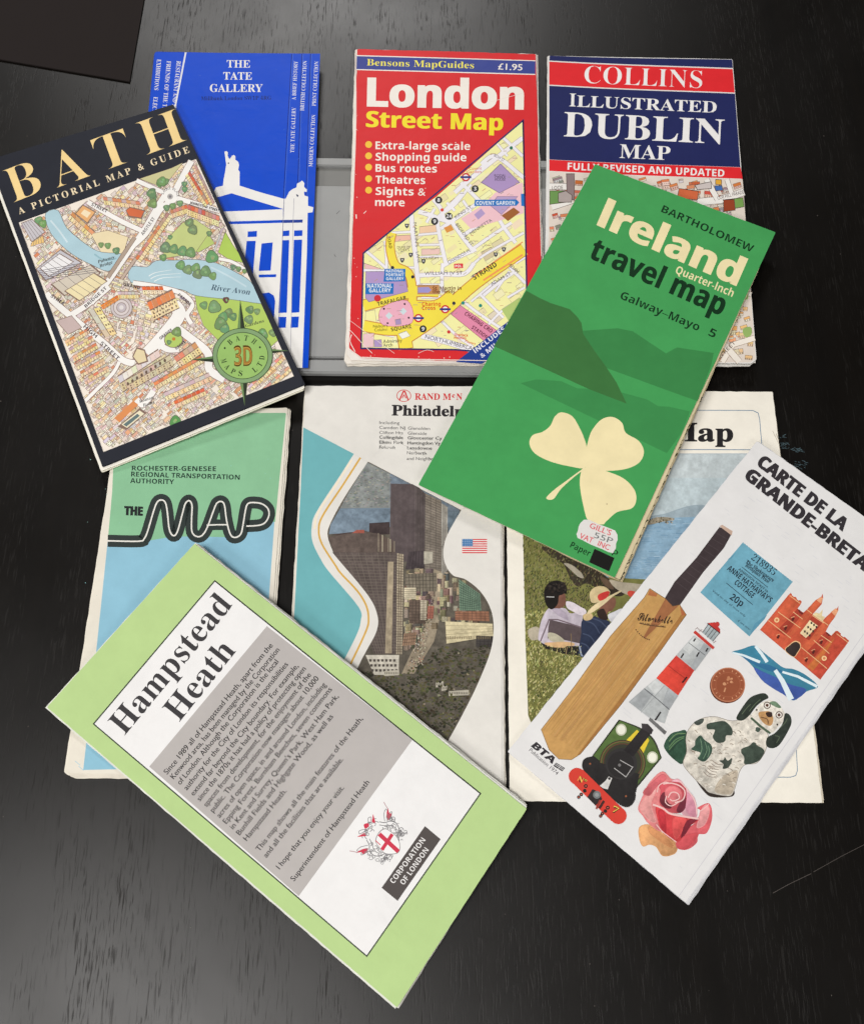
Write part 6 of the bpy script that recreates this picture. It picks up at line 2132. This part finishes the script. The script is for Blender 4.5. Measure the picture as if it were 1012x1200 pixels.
en.poly(ze((255, 270), (500, 340), (480, 450), (300, 430)), BK2)
en.ell(ze(393, 280), 18.5, (54, 52, 52), n=36)
en.ell(ze(390, 284), 15.5, (46, 44, 44), n=36)
en.poly(ze((515, 68), (545, 58), (575, 80), (565, 105), (462, 240), (405, 200)), (46, 43, 44))
en.poly(ze((512, 42), (550, 44), (582, 80), (570, 105), (515, 72)), (60, 56, 58))
en.line(ze((385, 258), (460, 300), (420, 358), (350, 305)), 1.0, (176, 174, 172))
en.ell(ze(382, 288), 1.8, (120, 118, 118))
en.poly(ze((298, 382), (318, 355), (338, 365), (312, 432), (285, 425), (265, 410)), (214, 212, 208))
en.ell(ze(322, 368), 1.6, (60, 58, 58))
for p in ((208, 280), (420, 472)):
    en.ell(ze(*p), 1.2, (150, 90, 60))
en.line(ze((130, 350), (370, 585)), 19.5, (212, 66, 54))
for p in ((130, 354), (375, 588)):
    en.ell(ze(*p), 9.8, (212, 66, 54))
en.text('Nº', ze(130, 378), ze(178, 404), 5.6, (60, 40, 30), 'serif', .06)
en.text('Nº', ze(130, 376), ze(178, 402), 5.6, (236, 196, 90), 'serif')
en.text('7', ze(335, 562), ze(365, 578), 7.0, (60, 40, 30), 'serif', .06)
en.text('7', ze(334, 560), ze(364, 576), 7.0, (236, 196, 90), 'serif')
en.poly(ze((190, 478), (222, 430), (262, 448), (280, 490), (240, 528)), (52, 46, 46))
en.ell(ze(248, 464), 4.6, (120, 124, 124))
en.ell(ze(248, 464), 2.4, (150, 154, 154))
for a in (((182, 412), (176, 440), (155, 462), (140, 478)), ((312, 540), (298, 560), (280, 575), (270, 590))):
    for k, p in enumerate(a):
        en.ell(ze(*p), 2.3 - .1 * k, (44, 38, 38))
        if k in (0, 2, 3):
            en.ell(ze(*p), .8, (206, 110, 90))
en.line(ze((290, 500), (262, 545)), 3.2, (70, 44, 42))
en.line(ze((268, 495), (244, 548)), 2.4, (150, 60, 52))
# rose
ro = L.part('rose_picture', M_ART)
ro.tonal = (0.22, 0.09)


def petal(pts, c, n=5):
    ro.poly(smooth_path(ze(*pts), n, True), c)


petal(((500, 655), (560, 640), (640, 690), (720, 750), (715, 810), (640, 828), (600, 775), (560, 760), (520, 770), (498, 720)), (214, 160, 110))
petal(((560, 650), (640, 700), (700, 750), (690, 780), (620, 740), (560, 690)), (204, 142, 96))
petal(((635, 325), (690, 370), (740, 385), (700, 560), (640, 680), (560, 640), (520, 590), (492, 545), (520, 470), (560, 390)), (222, 132, 132))
petal(((500, 540), (530, 480), (570, 420), (600, 440), (570, 520), (600, 620), (560, 620)), (230, 160, 156))
petal(((520, 450), (570, 390), (635, 340), (660, 370), (600, 420), (560, 470)), (206, 104, 110))
petal(((915, 515), (932, 600), (900, 690), (850, 700), (840, 750), (780, 790), (720, 775), (730, 700), (830, 630), (860, 560), (845, 540)), (210, 96, 102))
petal(((900, 520), (918, 560), (890, 640), (840, 660), (855, 590), (870, 545)), (226, 156, 156))
petal(((720, 740), (780, 700), (850, 690), (830, 740), (780, 788), (735, 780)), (200, 82, 88))
petal(((690, 385), (740, 375), (780, 430), (830, 490), (842, 590), (800, 620), (740, 560), (690, 480)), (224, 170, 180))
petal(((780, 450), (825, 500), (838, 580), (810, 600), (770, 540)), (206, 140, 158))
petal(((600, 530), (700, 580), (850, 605), (800, 650), (760, 710), (720, 742), (640, 690), (610, 620)), (200, 66, 70))
petal(((610, 560), (650, 570), (660, 690), (630, 670)), (182, 52, 60))
petal(((700, 600), (780, 610), (730, 720), (700, 700)), (214, 84, 84))
petal(((780, 620), (850, 605), (810, 640), (770, 700), (745, 715)), (120, 40, 52))
petal(((610, 400), (680, 385), (760, 400), (780, 470), (760, 560), (690, 570), (620, 520), (625, 440)), (196, 84, 92))
petal(((620, 500), (640, 450), (680, 470), (690, 540), (650, 540)), (110, 46, 56))
petal(((720, 550), (770, 470), (772, 540), (740, 572)), (112, 46, 60))
petal(((650, 440), (690, 410), (740, 430), (750, 480), (710, 520), (670, 510)), (216, 120, 124))
LP_ = (238, 196, 192)
ro.line(smooth_path([ze(580, 522), ze(640, 545), ze(680, 575), ze(760, 592), ze(850, 606)], 4), 2.2, LP_)
for pts, w in ((((640, 400), (690, 395), (745, 415), (770, 450), (755, 495), (710, 510)), 1.5), (((670, 480), (690, 450), (725, 455), (735, 485), (700, 500), (680, 490)), 1.3), (((660, 470), (655, 510), (690, 530), (735, 505)), 1.2), (((605, 450), (615, 410), (650, 390), (680, 395)), 1.2), (((740, 385), (790, 440), (830, 510), (840, 580)), 1.2), (((600, 640), (640, 685), (720, 745)), 1.0), (((860, 560), (890, 540), (912, 518)), 1.0)):
    ro.line(ze(*pts), w, LP_, smooth=5)
# ------------------------------------------------------------------ build everything
for p in PARTS:
    p.build()
